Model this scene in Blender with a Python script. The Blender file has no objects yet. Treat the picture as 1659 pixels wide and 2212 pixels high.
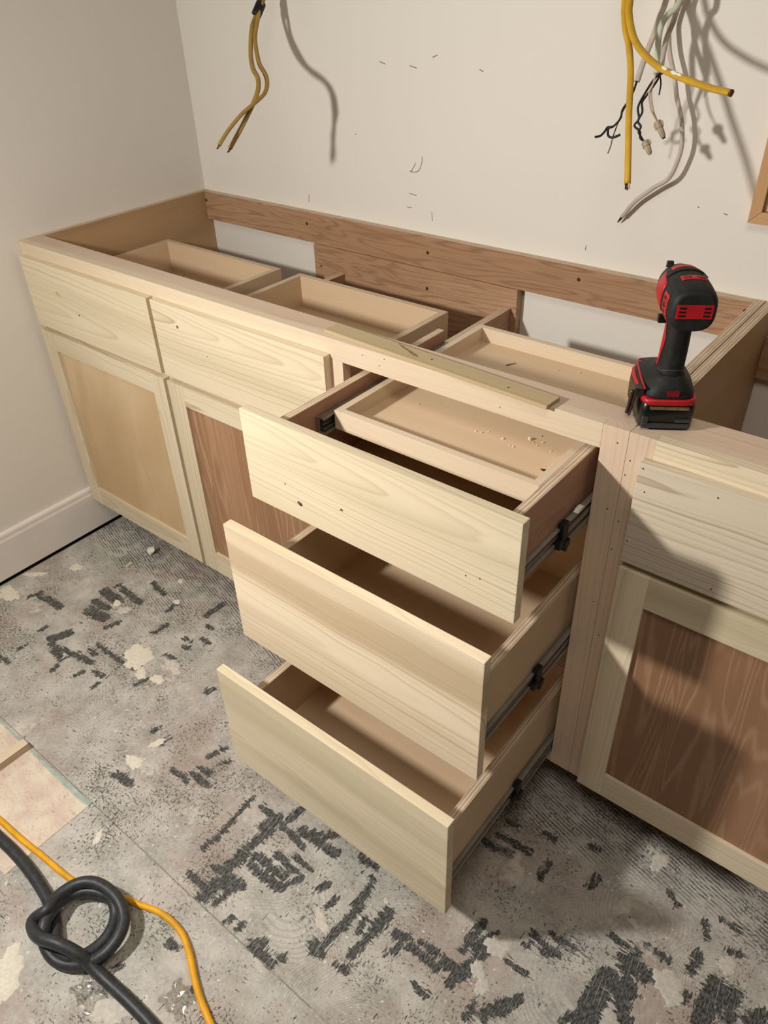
import bpy, bmesh, math, random
import numpy as np
from mathutils import Vector, Matrix, noise as mnoise

S = bpy.context.scene
COL = S.collection
random.seed(7)

# ------------------------------------------------------------------ camera
cam_data = bpy.data.cameras.new('camera')
cam_data.sensor_fit = 'HORIZONTAL'
cam_data.sensor_width = 36.0
cam_data.lens = 36.0 * 1656.19 / 1659.0
cam_data.clip_start = 0.02
cam = bpy.data.objects.new('camera', cam_data)
cam.location = (1.92697, -0.92835, 1.42424)
cam.rotation_euler = (math.radians(53.91388), math.radians(1.65518), math.radians(38.69242))
COL.objects.link(cam)
S.camera = cam

# ------------------------------------------------------------------ light
world = bpy.data.worlds.new('world')
world.use_nodes = True
S.world = world
wb = world.node_tree.nodes['Background']
wb.inputs[0].default_value = (1.0, 0.90, 0.80, 1)
wb.inputs[1].default_value = 0.035

def lamp(name, kind, loc, energy, color, size=None, target=None):
    d = bpy.data.lights.new(name, kind)
    d.energy = energy
    d.color = color
    if kind == 'POINT':
        d.shadow_soft_size = size
    elif kind == 'AREA':
        d.shape = 'DISK'
        d.size = size
    o = bpy.data.objects.new(name, d)
    o.location = loc
    if target:
        o.rotation_euler = (Vector(target) - Vector(loc)).to_track_quat('-Z', 'Y').to_euler()
    COL.objects.link(o)
    return o

lamp('work_light', 'AREA', (0.65, -1.2, 1.45), 24.5, (1.0, 0.965, 0.90), 0.10, (2.1, 0.3, 0.35))
lamp('overhead_fill', 'AREA', (1.9, -1.0, 2.5), 12.5, (1.0, 0.92, 0.82), 0.9, (1.9, -0.95, 0.0))  # added soft fill from overhead, lifts the level surfaces

S.view_settings.view_transform = 'Standard'
S.view_settings.look = 'None'
S.view_settings.gamma = 1.0
S.view_settings.use_curve_mapping = False
S.view_settings.exposure = 0.08

# ------------------------------------------------------------------ data measured on the photograph (metres)
A = [[0.4,0.5349,1.3461],[0.4053,0.5129,1.3293],[0.4036,0.5039,1.3181],[0.4114,0.4809,1.2984],[0.4293,0.4539,1.2666],[0.4536,0.4279,1.2438],[0.4882,0.3989,1.2265],[0.5262,0.3739,1.2139],[0.5439,0.3559,1.1978],[0.549,0.3379,1.1791],[0.5511,0.3179,1.1605],[0.5483,0.2889,1.1299],[0.542,0.2559,1.0951]]
B = [[0.4063,0.5289,1.3464],[0.4096,0.5089,1.3296],[0.415,0.4999,1.3175],[0.4246,0.4759,1.2862],[0.4427,0.4559,1.2625],[0.4745,0.4319,1.2334],[0.5154,0.4069,1.2184],[0.5406,0.3869,1.2047],[0.5536,0.3649,1.1888],[0.5573,0.3379,1.1775],[0.5595,0.3149,1.17],[0.5536,0.2889,1.1561],[0.5472,0.2589,1.1343],[0.5507,0.2339,1.1191],[0.5506,0.2209,1.1083]]
V = [[1.3022,0.4679,1.3523],[1.3078,0.4589,1.3375],[1.3193,0.4459,1.3153],[1.333,0.4369,1.2929],[1.3472,0.4229,1.263],[1.3594,0.4049,1.2333],[1.3706,0.3869,1.2036],[1.3892,0.3599,1.1592],[1.4066,0.3359,1.1123]]
C = [[1.3193,0.4489,1.3533],[1.3235,0.4409,1.3387],[1.3364,0.4289,1.3168],[1.3527,0.4159,1.2998],[1.378,0.3979,1.2853],[1.406,0.3799,1.2744],[1.4362,0.3619,1.267],[1.4709,0.3419,1.262],[1.5137,0.3189,1.2567],[1.5504,0.2989,1.2549]]
E = [[1.3445,0.5859,1.3529],[1.3413,0.5839,1.3338],[1.3376,0.5819,1.311],[1.3413,0.5799,1.2913],[1.3486,0.5779,1.268],[1.3642,0.5759,1.2344],[1.3745,0.5749,1.2052],[1.3902,0.5739,1.1703],[1.3986,0.5739,1.134],[1.3967,0.5749,1.1051],[1.3852,0.5769,1.0722],[1.3573,0.5799,1.0501],[1.3262,0.5839,1.0224],[1.3094,0.5879,1.0],[1.3005,0.5909,0.9871]]
F = [[1.3355,0.5539,1.3449],[1.3377,0.5339,1.3255],[1.3405,0.5139,1.3029],[1.3372,0.5039,1.2792],[1.3367,0.4939,1.262],[1.3375,0.4789,1.2377]]
F1 = [[1.3376,0.4789,1.2394],[1.336,0.4739,1.2238],[1.3324,0.4689,1.2105],[1.3256,0.4639,1.1968],[1.3259,0.4589,1.1835],[1.3167,0.4539,1.1711],[1.3074,0.4539,1.1694],[1.3053,0.4489,1.1637],[1.3002,0.4439,1.1568],[1.2922,0.4389,1.1551]]
F2 = [[1.3167,0.4539,1.1711],[1.31,0.4519,1.1681],[1.3099,0.4539,1.157],[1.3172,0.4539,1.154],[1.3253,0.4539,1.1565],[1.3315,0.4539,1.1598]]
F3 = [[1.3344,0.4839,1.237],[1.3328,0.4789,1.2179],[1.3219,0.4739,1.1917],[1.3178,0.4689,1.1725],[1.3148,0.4639,1.1532],[1.3137,0.4619,1.1387],[1.3115,0.4589,1.127]]
G = [[1.3707,0.5259,1.3496],[1.3602,0.5139,1.3317],[1.3545,0.5079,1.3195],[1.3533,0.5039,1.3039],[1.3569,0.4999,1.2802],[1.3637,0.4919,1.2493]]
G1 = [[1.3631,0.4939,1.2499],[1.3632,0.4839,1.2276],[1.3678,0.4799,1.2114],[1.3768,0.4759,1.1936],[1.3872,0.4739,1.1799]]
G2 = [[1.3632,0.4889,1.2504],[1.3654,0.4819,1.2363],[1.3619,0.4779,1.2214],[1.3704,0.4739,1.2003],[1.3763,0.4729,1.1923],[1.3866,0.4729,1.18]]
H = [[1.3552,0.5739,1.3472],[1.3525,0.5589,1.3177],[1.3521,0.5419,1.2945],[1.3581,0.5219,1.2701],[1.3659,0.5039,1.2473]]
H1 = [[1.365,0.5039,1.2489],[1.359,0.4939,1.238],[1.3517,0.4859,1.2199],[1.3461,0.4789,1.1997],[1.352,0.4759,1.1831],[1.3465,0.4739,1.1723],[1.358,0.4729,1.1645],[1.3613,0.4719,1.1542],[1.3703,0.4719,1.1496]]
H2 = [[1.3666,0.5019,1.2484],[1.3651,0.4959,1.2381],[1.3552,0.4879,1.2181],[1.3507,0.4819,1.2066],[1.3558,0.4769,1.1937],[1.3518,0.4739,1.1798],[1.3596,0.4709,1.172],[1.3574,0.4699,1.164],[1.3658,0.4719,1.1519]]
H3 = [[1.3654,0.5039,1.2473],[1.3695,0.5039,1.234],[1.3698,0.5039,1.2239],[1.3697,0.5039,1.2167]]
CN1 = [[1.386,0.4739,1.1807],[1.4031,0.4689,1.1593]]
CN2 = [[1.3713,0.4719,1.1497],[1.3847,0.4669,1.1329]]
HOSE = [[0.6294,-0.7761,0.0115],[0.6989,-0.7705,0.0115],[0.7583,-0.767,0.0115],[0.8071,-0.7647,0.0115],[0.8596,-0.7656,0.0115],[0.9119,-0.7703,0.0115],[0.9476,-0.7761,0.0115],[0.9815,-0.7856,0.0115],[1.008,-0.7978,0.0135],[1.0296,-0.81,0.016],[1.0567,-0.814,0.018],[1.0833,-0.8024,0.016],[1.0928,-0.7703,0.0115],[1.0899,-0.739,0.0115],[1.0705,-0.7132,0.0115],[1.0455,-0.7023,0.02],[1.0143,-0.7129,0.0245],[0.9914,-0.7307,0.0245],[0.9789,-0.7547,0.026],[0.9868,-0.786,0.034],[1.0004,-0.8099,0.034],[1.0216,-0.8246,0.02],[1.0573,-0.826,0.0115],[1.0942,-0.8074,0.014],[1.1212,-0.7741,0.026],[1.1212,-0.7371,0.034],[1.1018,-0.711,0.037],[1.0643,-0.6987,0.042],[1.0141,-0.7047,0.042],[0.9837,-0.7269,0.04],[0.9746,-0.7622,0.04],[0.9843,-0.7926,0.044],[0.9725,-0.8117,0.032],[0.9811,-0.8225,0.03],[1.0166,-0.826,0.044],[1.0524,-0.8135,0.05],[1.0773,-0.8039,0.044],[1.0968,-0.7975,0.034],[1.1151,-0.7943,0.02],[1.1518,-0.791,0.0115],[1.2024,-0.7874,0.0115],[1.2386,-0.7859,0.0115],[1.2755,-0.7856,0.0115],[1.3312,-0.7871,0.0115]]
CORD = [[0.5766,-0.763,0.007],[0.6582,-0.7503,0.007],[0.7152,-0.7446,0.007],[0.7884,-0.7404,0.007],[0.8545,-0.7339,0.007],[0.9113,-0.7295,0.007],[0.9546,-0.7239,0.007],[0.9889,-0.716,0.007],[1.0188,-0.6996,0.007],[1.0497,-0.6872,0.007],[1.0877,-0.6743,0.007],[1.1251,-0.6615,0.007],[1.1598,-0.6569,0.007],[1.1955,-0.6602,0.007],[1.2317,-0.6742,0.007],[1.2645,-0.6921,0.007],[1.2977,-0.7078,0.007],[1.3333,-0.72,0.007],[1.3547,-0.7266,0.007],[1.3914,-0.7379,0.007]]
STREAKS = [[0.0095,1.167,-0.588,1.172,-0.534],[0.0075,1.16,-0.518,1.162,-0.461,1.17,-0.414],[0.0043,1.169,-0.511,1.171,-0.479],[0.0108,1.159,-0.415,1.163,-0.39],[0.0063,1.143,-0.536,1.211,-0.532],[0.0116,1.176,-0.545,1.196,-0.541],[0.0039,1.119,-0.39,1.169,-0.391,1.203,-0.397,1.245,-0.402],[0.0026,1.093,-0.527,1.096,-0.474,1.087,-0.389],[0.0034,1.11,-0.577,1.157,-0.575],[0.0067,1.19,-0.49,1.264,-0.491],[0.0063,1.188,-0.472,1.262,-0.469],[0.0042,1.22,-0.444,1.269,-0.449],[0.0038,1.247,-0.426,1.289,-0.426],[0.0029,1.268,-0.49,1.286,-0.45],[0.005,1.25,-0.493,1.272,-0.483],[0.0072,1.222,-0.377,1.308,-0.373],[0.0043,1.237,-0.371,1.259,-0.359],[0.0043,1.264,-0.365,1.284,-0.335],[0.0054,1.354,-0.348,1.387,-0.343],[0.005,1.33,-0.443,1.335,-0.429],[0.0056,1.182,-0.376,1.189,-0.337],[0.0053,1.406,-0.423,1.406,-0.395],[0.0029,1.407,-0.399,1.398,-0.368],[0.0049,1.407,-0.467,1.414,-0.422],[0.006,1.406,-0.515,1.41,-0.472],[0.008,1.391,-0.527,1.411,-0.526],[0.0052,1.455,-0.498,1.463,-0.419],[0.0093,1.46,-0.435,1.46,-0.399],[0.0024,1.439,-0.46,1.434,-0.429],[0.0033,1.365,-0.459,1.367,-0.44],[0.0052,1.494,-0.419,1.516,-0.413],[0.0056,1.527,-0.421,1.583,-0.422],[0.0028,1.536,-0.405,1.58,-0.401],[0.0028,1.505,-0.455,1.516,-0.43],[0.0089,1.617,-0.424,1.628,-0.387],[0.0044,1.605,-0.364,1.608,-0.306],[0.008,1.624,-0.349,1.635,-0.316],[0.0067,1.593,-0.407,1.617,-0.4],[0.006,1.629,-0.382,1.638,-0.347],[0.006,1.3,-0.593,1.353,-0.594],[0.0081,1.306,-0.594,1.318,-0.579],[0.0031,1.573,-0.468,1.599,-0.468],[0.004,1.447,-0.525,1.467,-0.521],[0.0016,1.351,-0.577,1.365,-0.577],[0.0025,1.195,-0.587,1.199,-0.551],[0.0021,1.238,-0.594,1.239,-0.582],[0.002,1.263,-0.592,1.264,-0.581],[0.0046,0.938,-0.426,0.984,-0.427],[0.0028,0.94,-0.406,0.97,-0.404],[0.0028,0.973,-0.37,0.98,-0.356],[0.0033,0.934,-0.375,0.949,-0.337],[0.0019,1.665,-0.454,1.667,-0.427],[0.0047,1.686,-0.434,1.692,-0.418],[0.0047,1.703,-0.417,1.706,-0.392],[0.0168,1.825,-0.343,1.821,-0.295,1.826,-0.255],[0.0113,1.848,-0.26,1.873,-0.293],[0.0076,1.855,-0.24,1.87,-0.25],[0.0135,1.971,-0.223,1.974,-0.154],[0.0097,1.986,-0.187,1.992,-0.154],[0.0058,2.006,-0.192,2.005,-0.147],[0.0078,2.034,-0.173,2.051,-0.15],[0.0077,1.831,-0.209,1.883,-0.206],[0.0042,1.827,-0.185,1.851,-0.186],[0.0074,1.93,-0.155,1.93,-0.125],[0.0049,1.606,-0.366,1.605,-0.335,1.607,-0.307],[0.0049,1.688,-0.27,1.725,-0.277],[0.0045,1.719,-0.286,1.737,-0.273],[0.0023,1.71,-0.249,1.76,-0.248],[0.0026,1.676,-0.338,1.709,-0.337],[0.0052,1.525,-0.172,1.578,-0.167],[0.0044,1.54,-0.143,1.605,-0.139],[0.0059,1.647,-0.17,1.644,-0.137],[0.004,1.728,-0.129,1.731,-0.104],[0.0023,1.686,-0.292,1.693,-0.292],[0.0042,1.834,-0.223,1.87,-0.221],[0.0023,1.855,-0.164,1.893,-0.166],[0.0023,1.797,-0.187,1.818,-0.189],[0.0046,1.938,-0.207,1.942,-0.197],[0.002,1.695,-0.053,1.712,-0.052],[0.002,1.537,-0.11,1.556,-0.105],[0.002,1.611,-0.085,1.63,-0.083],[0.0028,1.922,-0.063,1.934,-0.086],[0.0044,1.972,-0.084,1.986,-0.081],[0.0024,1.947,-0.04,1.973,-0.04],[0.0055,1.691,-0.432,1.701,-0.403],[0.0055,1.712,-0.409,1.722,-0.379],[0.0018,1.669,-0.453,1.669,-0.432],[0.0018,1.794,-0.365,1.804,-0.34],[0.002,1.852,-0.05,1.871,-0.061],[0.0124,0.277,-0.189,0.343,-0.19],[0.0074,0.289,-0.151,0.395,-0.158],[0.0142,0.312,-0.262,0.366,-0.255],[0.0082,0.29,-0.23,0.342,-0.226],[0.0111,0.324,-0.385,0.341,-0.346],[0.0039,0.126,-0.332,0.136,-0.303],[0.0085,0.146,-0.309,0.232,-0.302],[0.0056,0.338,-0.393,0.391,-0.403],[0.0058,0.373,-0.391,0.482,-0.369],[0.0031,0.365,-0.41,0.404,-0.411],[0.0031,0.411,-0.411,0.424,-0.371],[0.0027,0.439,-0.323,0.545,-0.322],[0.0035,0.439,-0.348,0.466,-0.346],[0.0039,0.523,-0.209,0.527,-0.167],[0.0028,0.484,-0.133,0.482,-0.093],[0.003,0.604,-0.173,0.626,-0.169],[0.0041,0.624,-0.19,0.64,-0.187],[0.0026,0.642,-0.145,0.668,-0.144],[0.0049,0.614,-0.24,0.635,-0.235],[0.0038,0.618,-0.105,0.633,-0.104],[0.0022,0.587,-0.319,0.584,-0.274],[0.0022,0.631,-0.347,0.639,-0.32],[0.0045,0.516,-0.384,0.545,-0.379],[0.0044,0.404,-0.273,0.413,-0.24],[0.0028,0.29,-0.46,0.291,-0.441],[0.0029,0.272,-0.386,0.272,-0.369],[0.007,0.582,-0.079,0.585,-0.022],[0.0041,0.359,-0.084,0.423,-0.094],[0.0019,0.486,-0.424,0.491,-0.403],[0.0022,0.554,-0.417,0.556,-0.399],[0.0042,0.788,-0.256,0.797,-0.238],[0.002,0.275,-0.502,0.311,-0.499],[0.0019,0.425,-0.448,0.424,-0.431],[0.0067,0.809,-0.53,0.851,-0.525],[0.0046,1.114,-0.575,1.159,-0.575],[0.0036,0.94,-0.426,0.985,-0.425],[0.0023,0.895,-0.447,0.944,-0.445],[0.0031,0.824,-0.418,0.819,-0.394],[0.0024,0.781,-0.412,0.782,-0.393],[0.0044,1.182,-0.682,1.201,-0.682],[0.0029,1.239,-0.594,1.24,-0.584],[0.0045,1.142,-0.77,1.144,-0.76],[0.0029,1.278,-0.708,1.279,-0.703]]
SPLATS = [[0.8131,-0.485,0.0292,0.0228],[0.814,-0.4225,0.0125,0.026],[0.119,-0.1765,0.0292,0.0197],[0.5587,-0.2855,0.0502,0.0576],[0.6593,-0.2524,0.0391,0.0214],[0.66,-0.303,0.0242,0.0196],[0.9058,-0.6416,0.0086,0.0246],[1.0039,-0.899,0.041,0.0692],[1.1866,-0.8158,0.0534,0.0315],[1.3741,-0.4858,0.0346,0.0143],[1.6439,-0.3801,0.015,0.0253],[1.6635,-0.3974,0.0186,0.0201],[1.6507,-0.3234,0.0323,0.0282],[1.7939,-0.1253,0.0158,0.0294],[1.8217,-0.1415,0.0138,0.0093],[1.9774,-0.1103,0.0218,0.0214],[1.8119,-0.0038,0.0206,0.0305],[1.9112,-0.2038,0.0386,0.0339],[0.3473,-0.1977,0.019,0.0147],[0.3862,-0.2029,0.0241,0.0217],[1.4444,-0.384,0.0077,0.0078],[0.4759,-0.0941,0.0133,0.0143],[0.613,-0.3162,0.0245,0.0199],[0.415,-0.0316,0.0123,0.0129],[0.0669,-0.3584,0.0524,0.0314],[0.048,-0.2682,0.0444,0.014]]
MARKS = [[[0.7641,0.6039,1.2245],[0.783,0.6039,1.221]],[[0.6799,0.6039,1.2291],[0.6957,0.6039,1.2252]],[[0.8247,0.6039,1.2425],[0.8379,0.6039,1.2472]],[[0.9444,0.6039,1.2255],[0.9536,0.6039,1.2217]],[[0.5976,0.6039,1.0752],[0.6033,0.6039,1.0737]],[[0.798,0.6039,1.045],[0.7967,0.6039,1.0311],[0.7887,0.6039,1.0142],[0.7752,0.6039,1.0087],[0.7616,0.6039,1.0102]],[[0.7611,0.6039,0.9596],[0.7817,0.6039,0.958]],[[0.7537,0.6039,0.9278],[0.7677,0.6039,0.9276]],[[0.8266,0.6039,0.9263],[0.8281,0.6039,0.9064]],[[0.4274,0.6039,0.9146],[0.4235,0.6039,0.8953]],[[1.2269,0.6039,0.9155],[1.2251,0.6039,0.9056]],[[1.4394,0.6039,1.0232],[1.4425,0.6039,1.0212]],[[1.4889,0.6039,1.0177],[1.496,0.6039,1.0163]],[[0.7794,0.6039,1.0292],[0.7657,0.6039,1.0076]]]
CHIPS = [[1.2051,0.0407,0.7785],[1.4068,0.0138,0.7785],[1.4138,0.0136,0.7785],[1.3871,0.0247,0.7785],[1.425,0.0485,0.7785],[1.4329,0.0452,0.7785],[1.4434,0.0386,0.7785],[1.4456,0.0526,0.7785],[1.4694,0.0365,0.7785],[1.491,0.0267,0.7785],[1.3492,0.0212,0.7785],[1.3568,0.0305,0.7785],[1.3393,0.0197,0.7785],[1.4921,0.0026,0.7785],[1.3389,0.3013,0.7785],[1.3751,0.3149,0.7785]]
TRAYMARK = [[1.4917,-0.0171,0.7785],[1.2531,0.2729,0.7785]]
SCREWS = [[0.0218,0.5849,0.8508],[0.4285,0.5849,0.8442],[0.8288,0.5849,0.836],[1.2274,0.5849,0.8481],[1.5737,0.5849,0.8552],[0.8307,0.5849,0.7495],[0.475,0.5849,0.7407]]
POSTPINS = [[1.6095, -0.0, 0.8319], [1.606, -0.0, 0.8062], [1.5871, 0.0, 0.8531], [1.5891, 0.0, 0.7388], [1.6093, -0.0, 0.7243], [1.6067, 0.0, 0.6694], [1.5939, 0.0, 0.5528], [1.6127, 0.0, 0.4863]]
RAILPINS = [[1.1147, 0.0002, 0.8634], [1.3929, 0.0002, 0.8497], [1.4701, 0.0002, 0.824], [1.1525, 0.0002, 0.8537], [1.1632, 0.0002, 0.8685]]

# ------------------------------------------------------------------ helpers
def lin(c):
    return tuple(((v / 255 + 0.055) / 1.055) ** 2.4 if v / 255 > 0.04045 else v / 255 / 12.92 for v in c)

WL = {}          # world location of every parent object

def empty(name, loc, label, cat, group=None, rotz=0.0):
    o = bpy.data.objects.new(name, None)
    o.empty_display_size = 0.05
    o.location = loc
    o.rotation_euler = (0, 0, rotz)
    COL.objects.link(o)
    WL[o.name] = Vector(loc)
    o['label'] = label
    o['category'] = cat
    if group:
        o['group'] = group
    return o

def tag(o, label=None, cat=None, group=None, kind=None):
    for k, v in (('label', label), ('category', cat), ('group', group), ('kind', kind)):
        if v:
            o[k] = v
    return o

def link(name, bm, mats, parent=None, origin=None, smooth=False, local=False):
    """bm is in world space (or in the parent's space when local); the object's origin goes to `origin`."""
    if origin is None:
        origin = Vector((0, 0, 0))
        if bm.verts:
            lo = Vector([min(v.co[i] for v in bm.verts) for i in range(3)])
            hi = Vector([max(v.co[i] for v in bm.verts) for i in range(3)])
            origin = (lo + hi) / 2
    origin = Vector(origin)
    bmesh.ops.translate(bm, verts=bm.verts, vec=-origin)
    me = bpy.data.meshes.new(name)
    bm.to_mesh(me)
    bm.free()
    if not isinstance(mats, (list, tuple)):
        mats = [mats]
    for m in mats:
        me.materials.append(m)
    if smooth:
        me.polygons.foreach_set('use_smooth', [True] * len(me.polygons))
    o = bpy.data.objects.new(name, me)
    COL.objects.link(o)
    if parent:
        o.parent = parent
        o.location = origin if local else origin - WL[parent.name]
    else:
        o.location = origin
    WL[o.name] = origin
    return o

def box(bm, x0, x1, y0, y1, z0, z1, bev=0.001, mi=0, edge=None, edge_axis=2, seg=2):
    t = bmesh.new()
    r = bmesh.ops.create_cube(t, size=1.0)
    for v in t.verts:
        v.co = Vector(((x0 + x1) / 2 + v.co.x * (x1 - x0), (y0 + y1) / 2 + v.co.y * (y1 - y0), (z0 + z1) / 2 + v.co.z * (z1 - z0)))
    if bev:
        bmesh.ops.bevel(t, geom=t.edges[:], offset=bev, segments=seg, profile=0.7, affect='EDGES')
    for f in t.faces:
        f.material_index = mi
        if edge is not None and abs(f.normal[edge_axis]) > 0.8:
            f.material_index = edge
    join(bm, t)

def join(bm, t):
    me = bpy.data.meshes.new('tmp')
    t.to_mesh(me)
    t.free()
    bm.from_mesh(me)
    bpy.data.meshes.remove(me)

def board(name, parent, x0, x1, y0, y1, z0, z1, mat, edge=None, edge_axis=2, bev=0.001, label=None):
    bm = bmesh.new()
    box(bm, x0, x1, y0, y1, z0, z1, bev, 0, 1 if edge else None, edge_axis)
    o = link(name, bm, [mat, edge] if edge else [mat], parent)
    if label:
        o['label'] = label
    return o

def catmull(pts, n=6):
    P = [Vector(p) for p in pts]
    P = [P[0] * 2 - P[1]] + P + [P[-1] * 2 - P[-2]]
    out = []
    for i in range(1, len(P) - 2):
        a, b, c, d = P[i - 1:i + 3]
        for k in range(n):
            t = k / n
            out.append(0.5 * ((2 * b) + (c - a) * t + (2 * a - 5 * b + 4 * c - d) * t * t + (3 * b - a - 3 * c + d) * t ** 3))
    out.append(P[-2])
    return out

def tube(bm, pts, ra, rb=None, seg=10, n=6, mi=0, taper=None, up=(0, 1, 0)):
    """A round or oval tube swept along a smooth path; ra is the half width square to `up`, rb along it."""
    rb = rb or ra
    C = catmull(pts, n) if n > 1 else [Vector(p) for p in pts]
    rings = []
    up = Vector(up)
    for i, p in enumerate(C):
        t = (C[min(i + 1, len(C) - 1)] - C[max(i - 1, 0)]).normalized()
        u = (lastu - t * lastu.dot(t)) if rings else t.cross(up)
        if u.length < 1e-4:
            u = t.cross(Vector((1, 0, 0)))
        u.normalize()
        lastu = u
        w = u.cross(t).normalized()
        k = taper(i / (len(C) - 1)) if taper else 1.0
        rings.append([bm.verts.new(p + u * math.cos(a) * ra * k + w * math.sin(a) * rb * k) for a in [2 * math.pi * j / seg for j in range(seg)]])
    for a, b in zip(rings[:-1], rings[1:]):
        for j in range(seg):
            f = bm.faces.new((a[j], a[(j + 1) % seg], b[(j + 1) % seg], b[j]))
            f.material_index = mi
            f.smooth = True
    bm.faces.new(rings[0][::-1]).material_index = mi
    bm.faces.new(rings[-1]).material_index = mi

def sring(c, ax, ay, rx, ry, e=2.0, n=28):
    """A superellipse ring around c in the plane of ax and ay."""
    out = []
    for j in range(n):
        a = 2 * math.pi * j / n
        ca, sa = math.cos(a), math.sin(a)
        out.append(Vector(c) + Vector(ax) * rx * math.copysign(abs(ca) ** (2 / e), ca) + Vector(ay) * ry * math.copysign(abs(sa) ** (2 / e), sa))
    return out

def loft(bm, rings, mi=0, smooth=True, caps=True):
    V = [[bm.verts.new(p) for p in r] for r in rings]
    n = len(V[0])
    for a, b in zip(V[:-1], V[1:]):
        for j in range(n):
            f = bm.faces.new((a[j], a[(j + 1) % n], b[(j + 1) % n], b[j]))
            f.material_index = mi
            f.smooth = smooth
    if caps:
        for r in (V[0][::-1], V[-1]):
            f = bm.faces.new(r)
            f.material_index = mi
    bmesh.ops.recalc_face_normals(bm, faces=bm.faces[:])
    return V

def prism(bm, poly, axis, a0, a1, bev=0.0, mi=0):
    """Extrude a 2D polygon along an axis (0, 1, 2)."""
    t = bmesh.new()
    def mk(p, h):
        q = [0, 0, 0]
        o = [i for i in range(3) if i != axis]
        q[o[0]], q[o[1]], q[axis] = p[0], p[1], h
        return t.verts.new(q)
    A = [mk(p, a0) for p in poly]
    B = [mk(p, a1) for p in poly]
    n = len(poly)
    for i in range(n):
        t.faces.new((A[i], A[(i + 1) % n], B[(i + 1) % n], B[i]))
    t.faces.new(A[::-1])
    t.faces.new(B)
    bmesh.ops.recalc_face_normals(t, faces=t.faces[:])
    if bev:
        bmesh.ops.bevel(t, geom=t.edges[:], offset=bev, segments=2, profile=0.7, affect='EDGES')
    for f in t.faces:
        f.material_index = mi
    join(bm, t)

# ------------------------------------------------------------------ materials
class NT:
    def __init__(s, name):
        s.m = bpy.data.materials.new(name)
        s.m.use_nodes = True
        s.t = s.m.node_tree
        s.b = s.t.nodes['Principled BSDF']
    def n(s, typ, **kw):
        nd = s.t.nodes.new(typ)
        for k, v in kw.items():
            setattr(nd, k, v)
        return nd
    def set(s, sock, v):
        if isinstance(v, bpy.types.NodeSocket):
            s.t.links.new(v, sock)
        else:
            sock.default_value = v
    def math(s, op, a, b=0.0, c=None, clamp=False):
        nd = s.n('ShaderNodeMath', operation=op, use_clamp=clamp)
        s.set(nd.inputs[0], a)
        s.set(nd.inputs[1], b)
        if c is not None:
            s.set(nd.inputs[2], c)
        return nd.outputs[0]
    def vmul(s, v, k):
        nd = s.n('ShaderNodeVectorMath', operation='MULTIPLY')
        s.set(nd.inputs[0], v)
        nd.inputs[1].default_value = k
        return nd.outputs[0]
    def vadd(s, v, k):
        nd = s.n('ShaderNodeVectorMath', operation='ADD')
        s.set(nd.inputs[0], v)
        s.set(nd.inputs[1], k)
        return nd.outputs[0]
    def comb(s, x, y, z):
        nd = s.n('ShaderNodeCombineXYZ')
        for i, v in enumerate((x, y, z)):
            s.set(nd.inputs[i], v)
        return nd.outputs[0]
    def sep(s, v):
        nd = s.n('ShaderNodeSeparateXYZ')
        s.set(nd.inputs[0], v)
        return nd.outputs
    def noise(s, v, scale=1.0, detail=2.0, rough=0.5, dist=0.0):
        nd = s.n('ShaderNodeTexNoise')
        s.set(nd.inputs['Vector'], v)
        nd.inputs['Scale'].default_value = scale
        nd.inputs['Detail'].default_value = detail
        nd.inputs['Roughness'].default_value = rough
        nd.inputs['Distortion'].default_value = dist
        return nd.outputs[0]
    def ramp(s, f, stops):
        nd = s.n('ShaderNodeValToRGB')
        cr = nd.color_ramp
        while len(cr.elements) < len(stops):
            cr.elements.new(0.5)
        for e, (p, c) in zip(cr.elements, stops):
            e.position = p
            e.color = (c, c, c, 1) if isinstance(c, (int, float)) else tuple(c) + (1,)
        s.set(nd.inputs[0], f)
        return nd.outputs[0]
    def step(s, f, a, b):
        nd = s.n('ShaderNodeMapRange', interpolation_type='SMOOTHSTEP')
        s.set(nd.inputs[0], f)
        nd.inputs[1].default_value = a
        nd.inputs[2].default_value = b
        return nd.outputs[0]
    def mix(s, f, a, b, mode='MIX'):
        nd = s.n('ShaderNodeMix', data_type='RGBA', blend_type=mode)
        s.set(nd.inputs[0], f)
        for sock, v in ((nd.inputs[6], a), (nd.inputs[7], b)):
            if isinstance(v, tuple) and len(v) == 3:
                v = v + (1,)
            s.set(sock, v)
        return nd.outputs[2]
    def bump(s, h, strength=0.2, dist=0.001):
        nd = s.n('ShaderNodeBump')
        nd.inputs['Strength'].default_value = strength
        nd.inputs['Distance'].default_value = dist
        s.set(nd.inputs['Height'], h)
        s.t.links.new(nd.outputs[0], s.b.inputs['Normal'])
    def obj(s):
        return s.n('ShaderNodeTexCoord').outputs['Object']
    def fin(s, col, rough=0.5, spec=0.4, metal=0.0):
        if isinstance(col, tuple):
            col = col + (1,)
        s.set(s.b.inputs['Base Color'], col)
        s.set(s.b.inputs['Roughness'], rough)
        s.b.inputs['Specular IOR Level'].default_value = spec
        s.b.inputs['Metallic'].default_value = metal
        return s.m

def plain(name, rgb, rough=0.5, spec=0.4, metal=0.0, vary=0.0, bump=0.0, scale=60):
    k = NT(name)
    c = lin(rgb)
    if vary or bump:
        nz = k.noise(k.obj(), scale, 4, 0.6)
        if bump:
            k.bump(nz, bump, 0.001)
        if vary:
            c = k.mix(k.step(nz, 0.3, 0.75), tuple(v * (1 - vary) for v in c), tuple(min(1, v * (1 + vary)) for v in c))
    return k.fin(c, rough, spec, metal)

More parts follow.
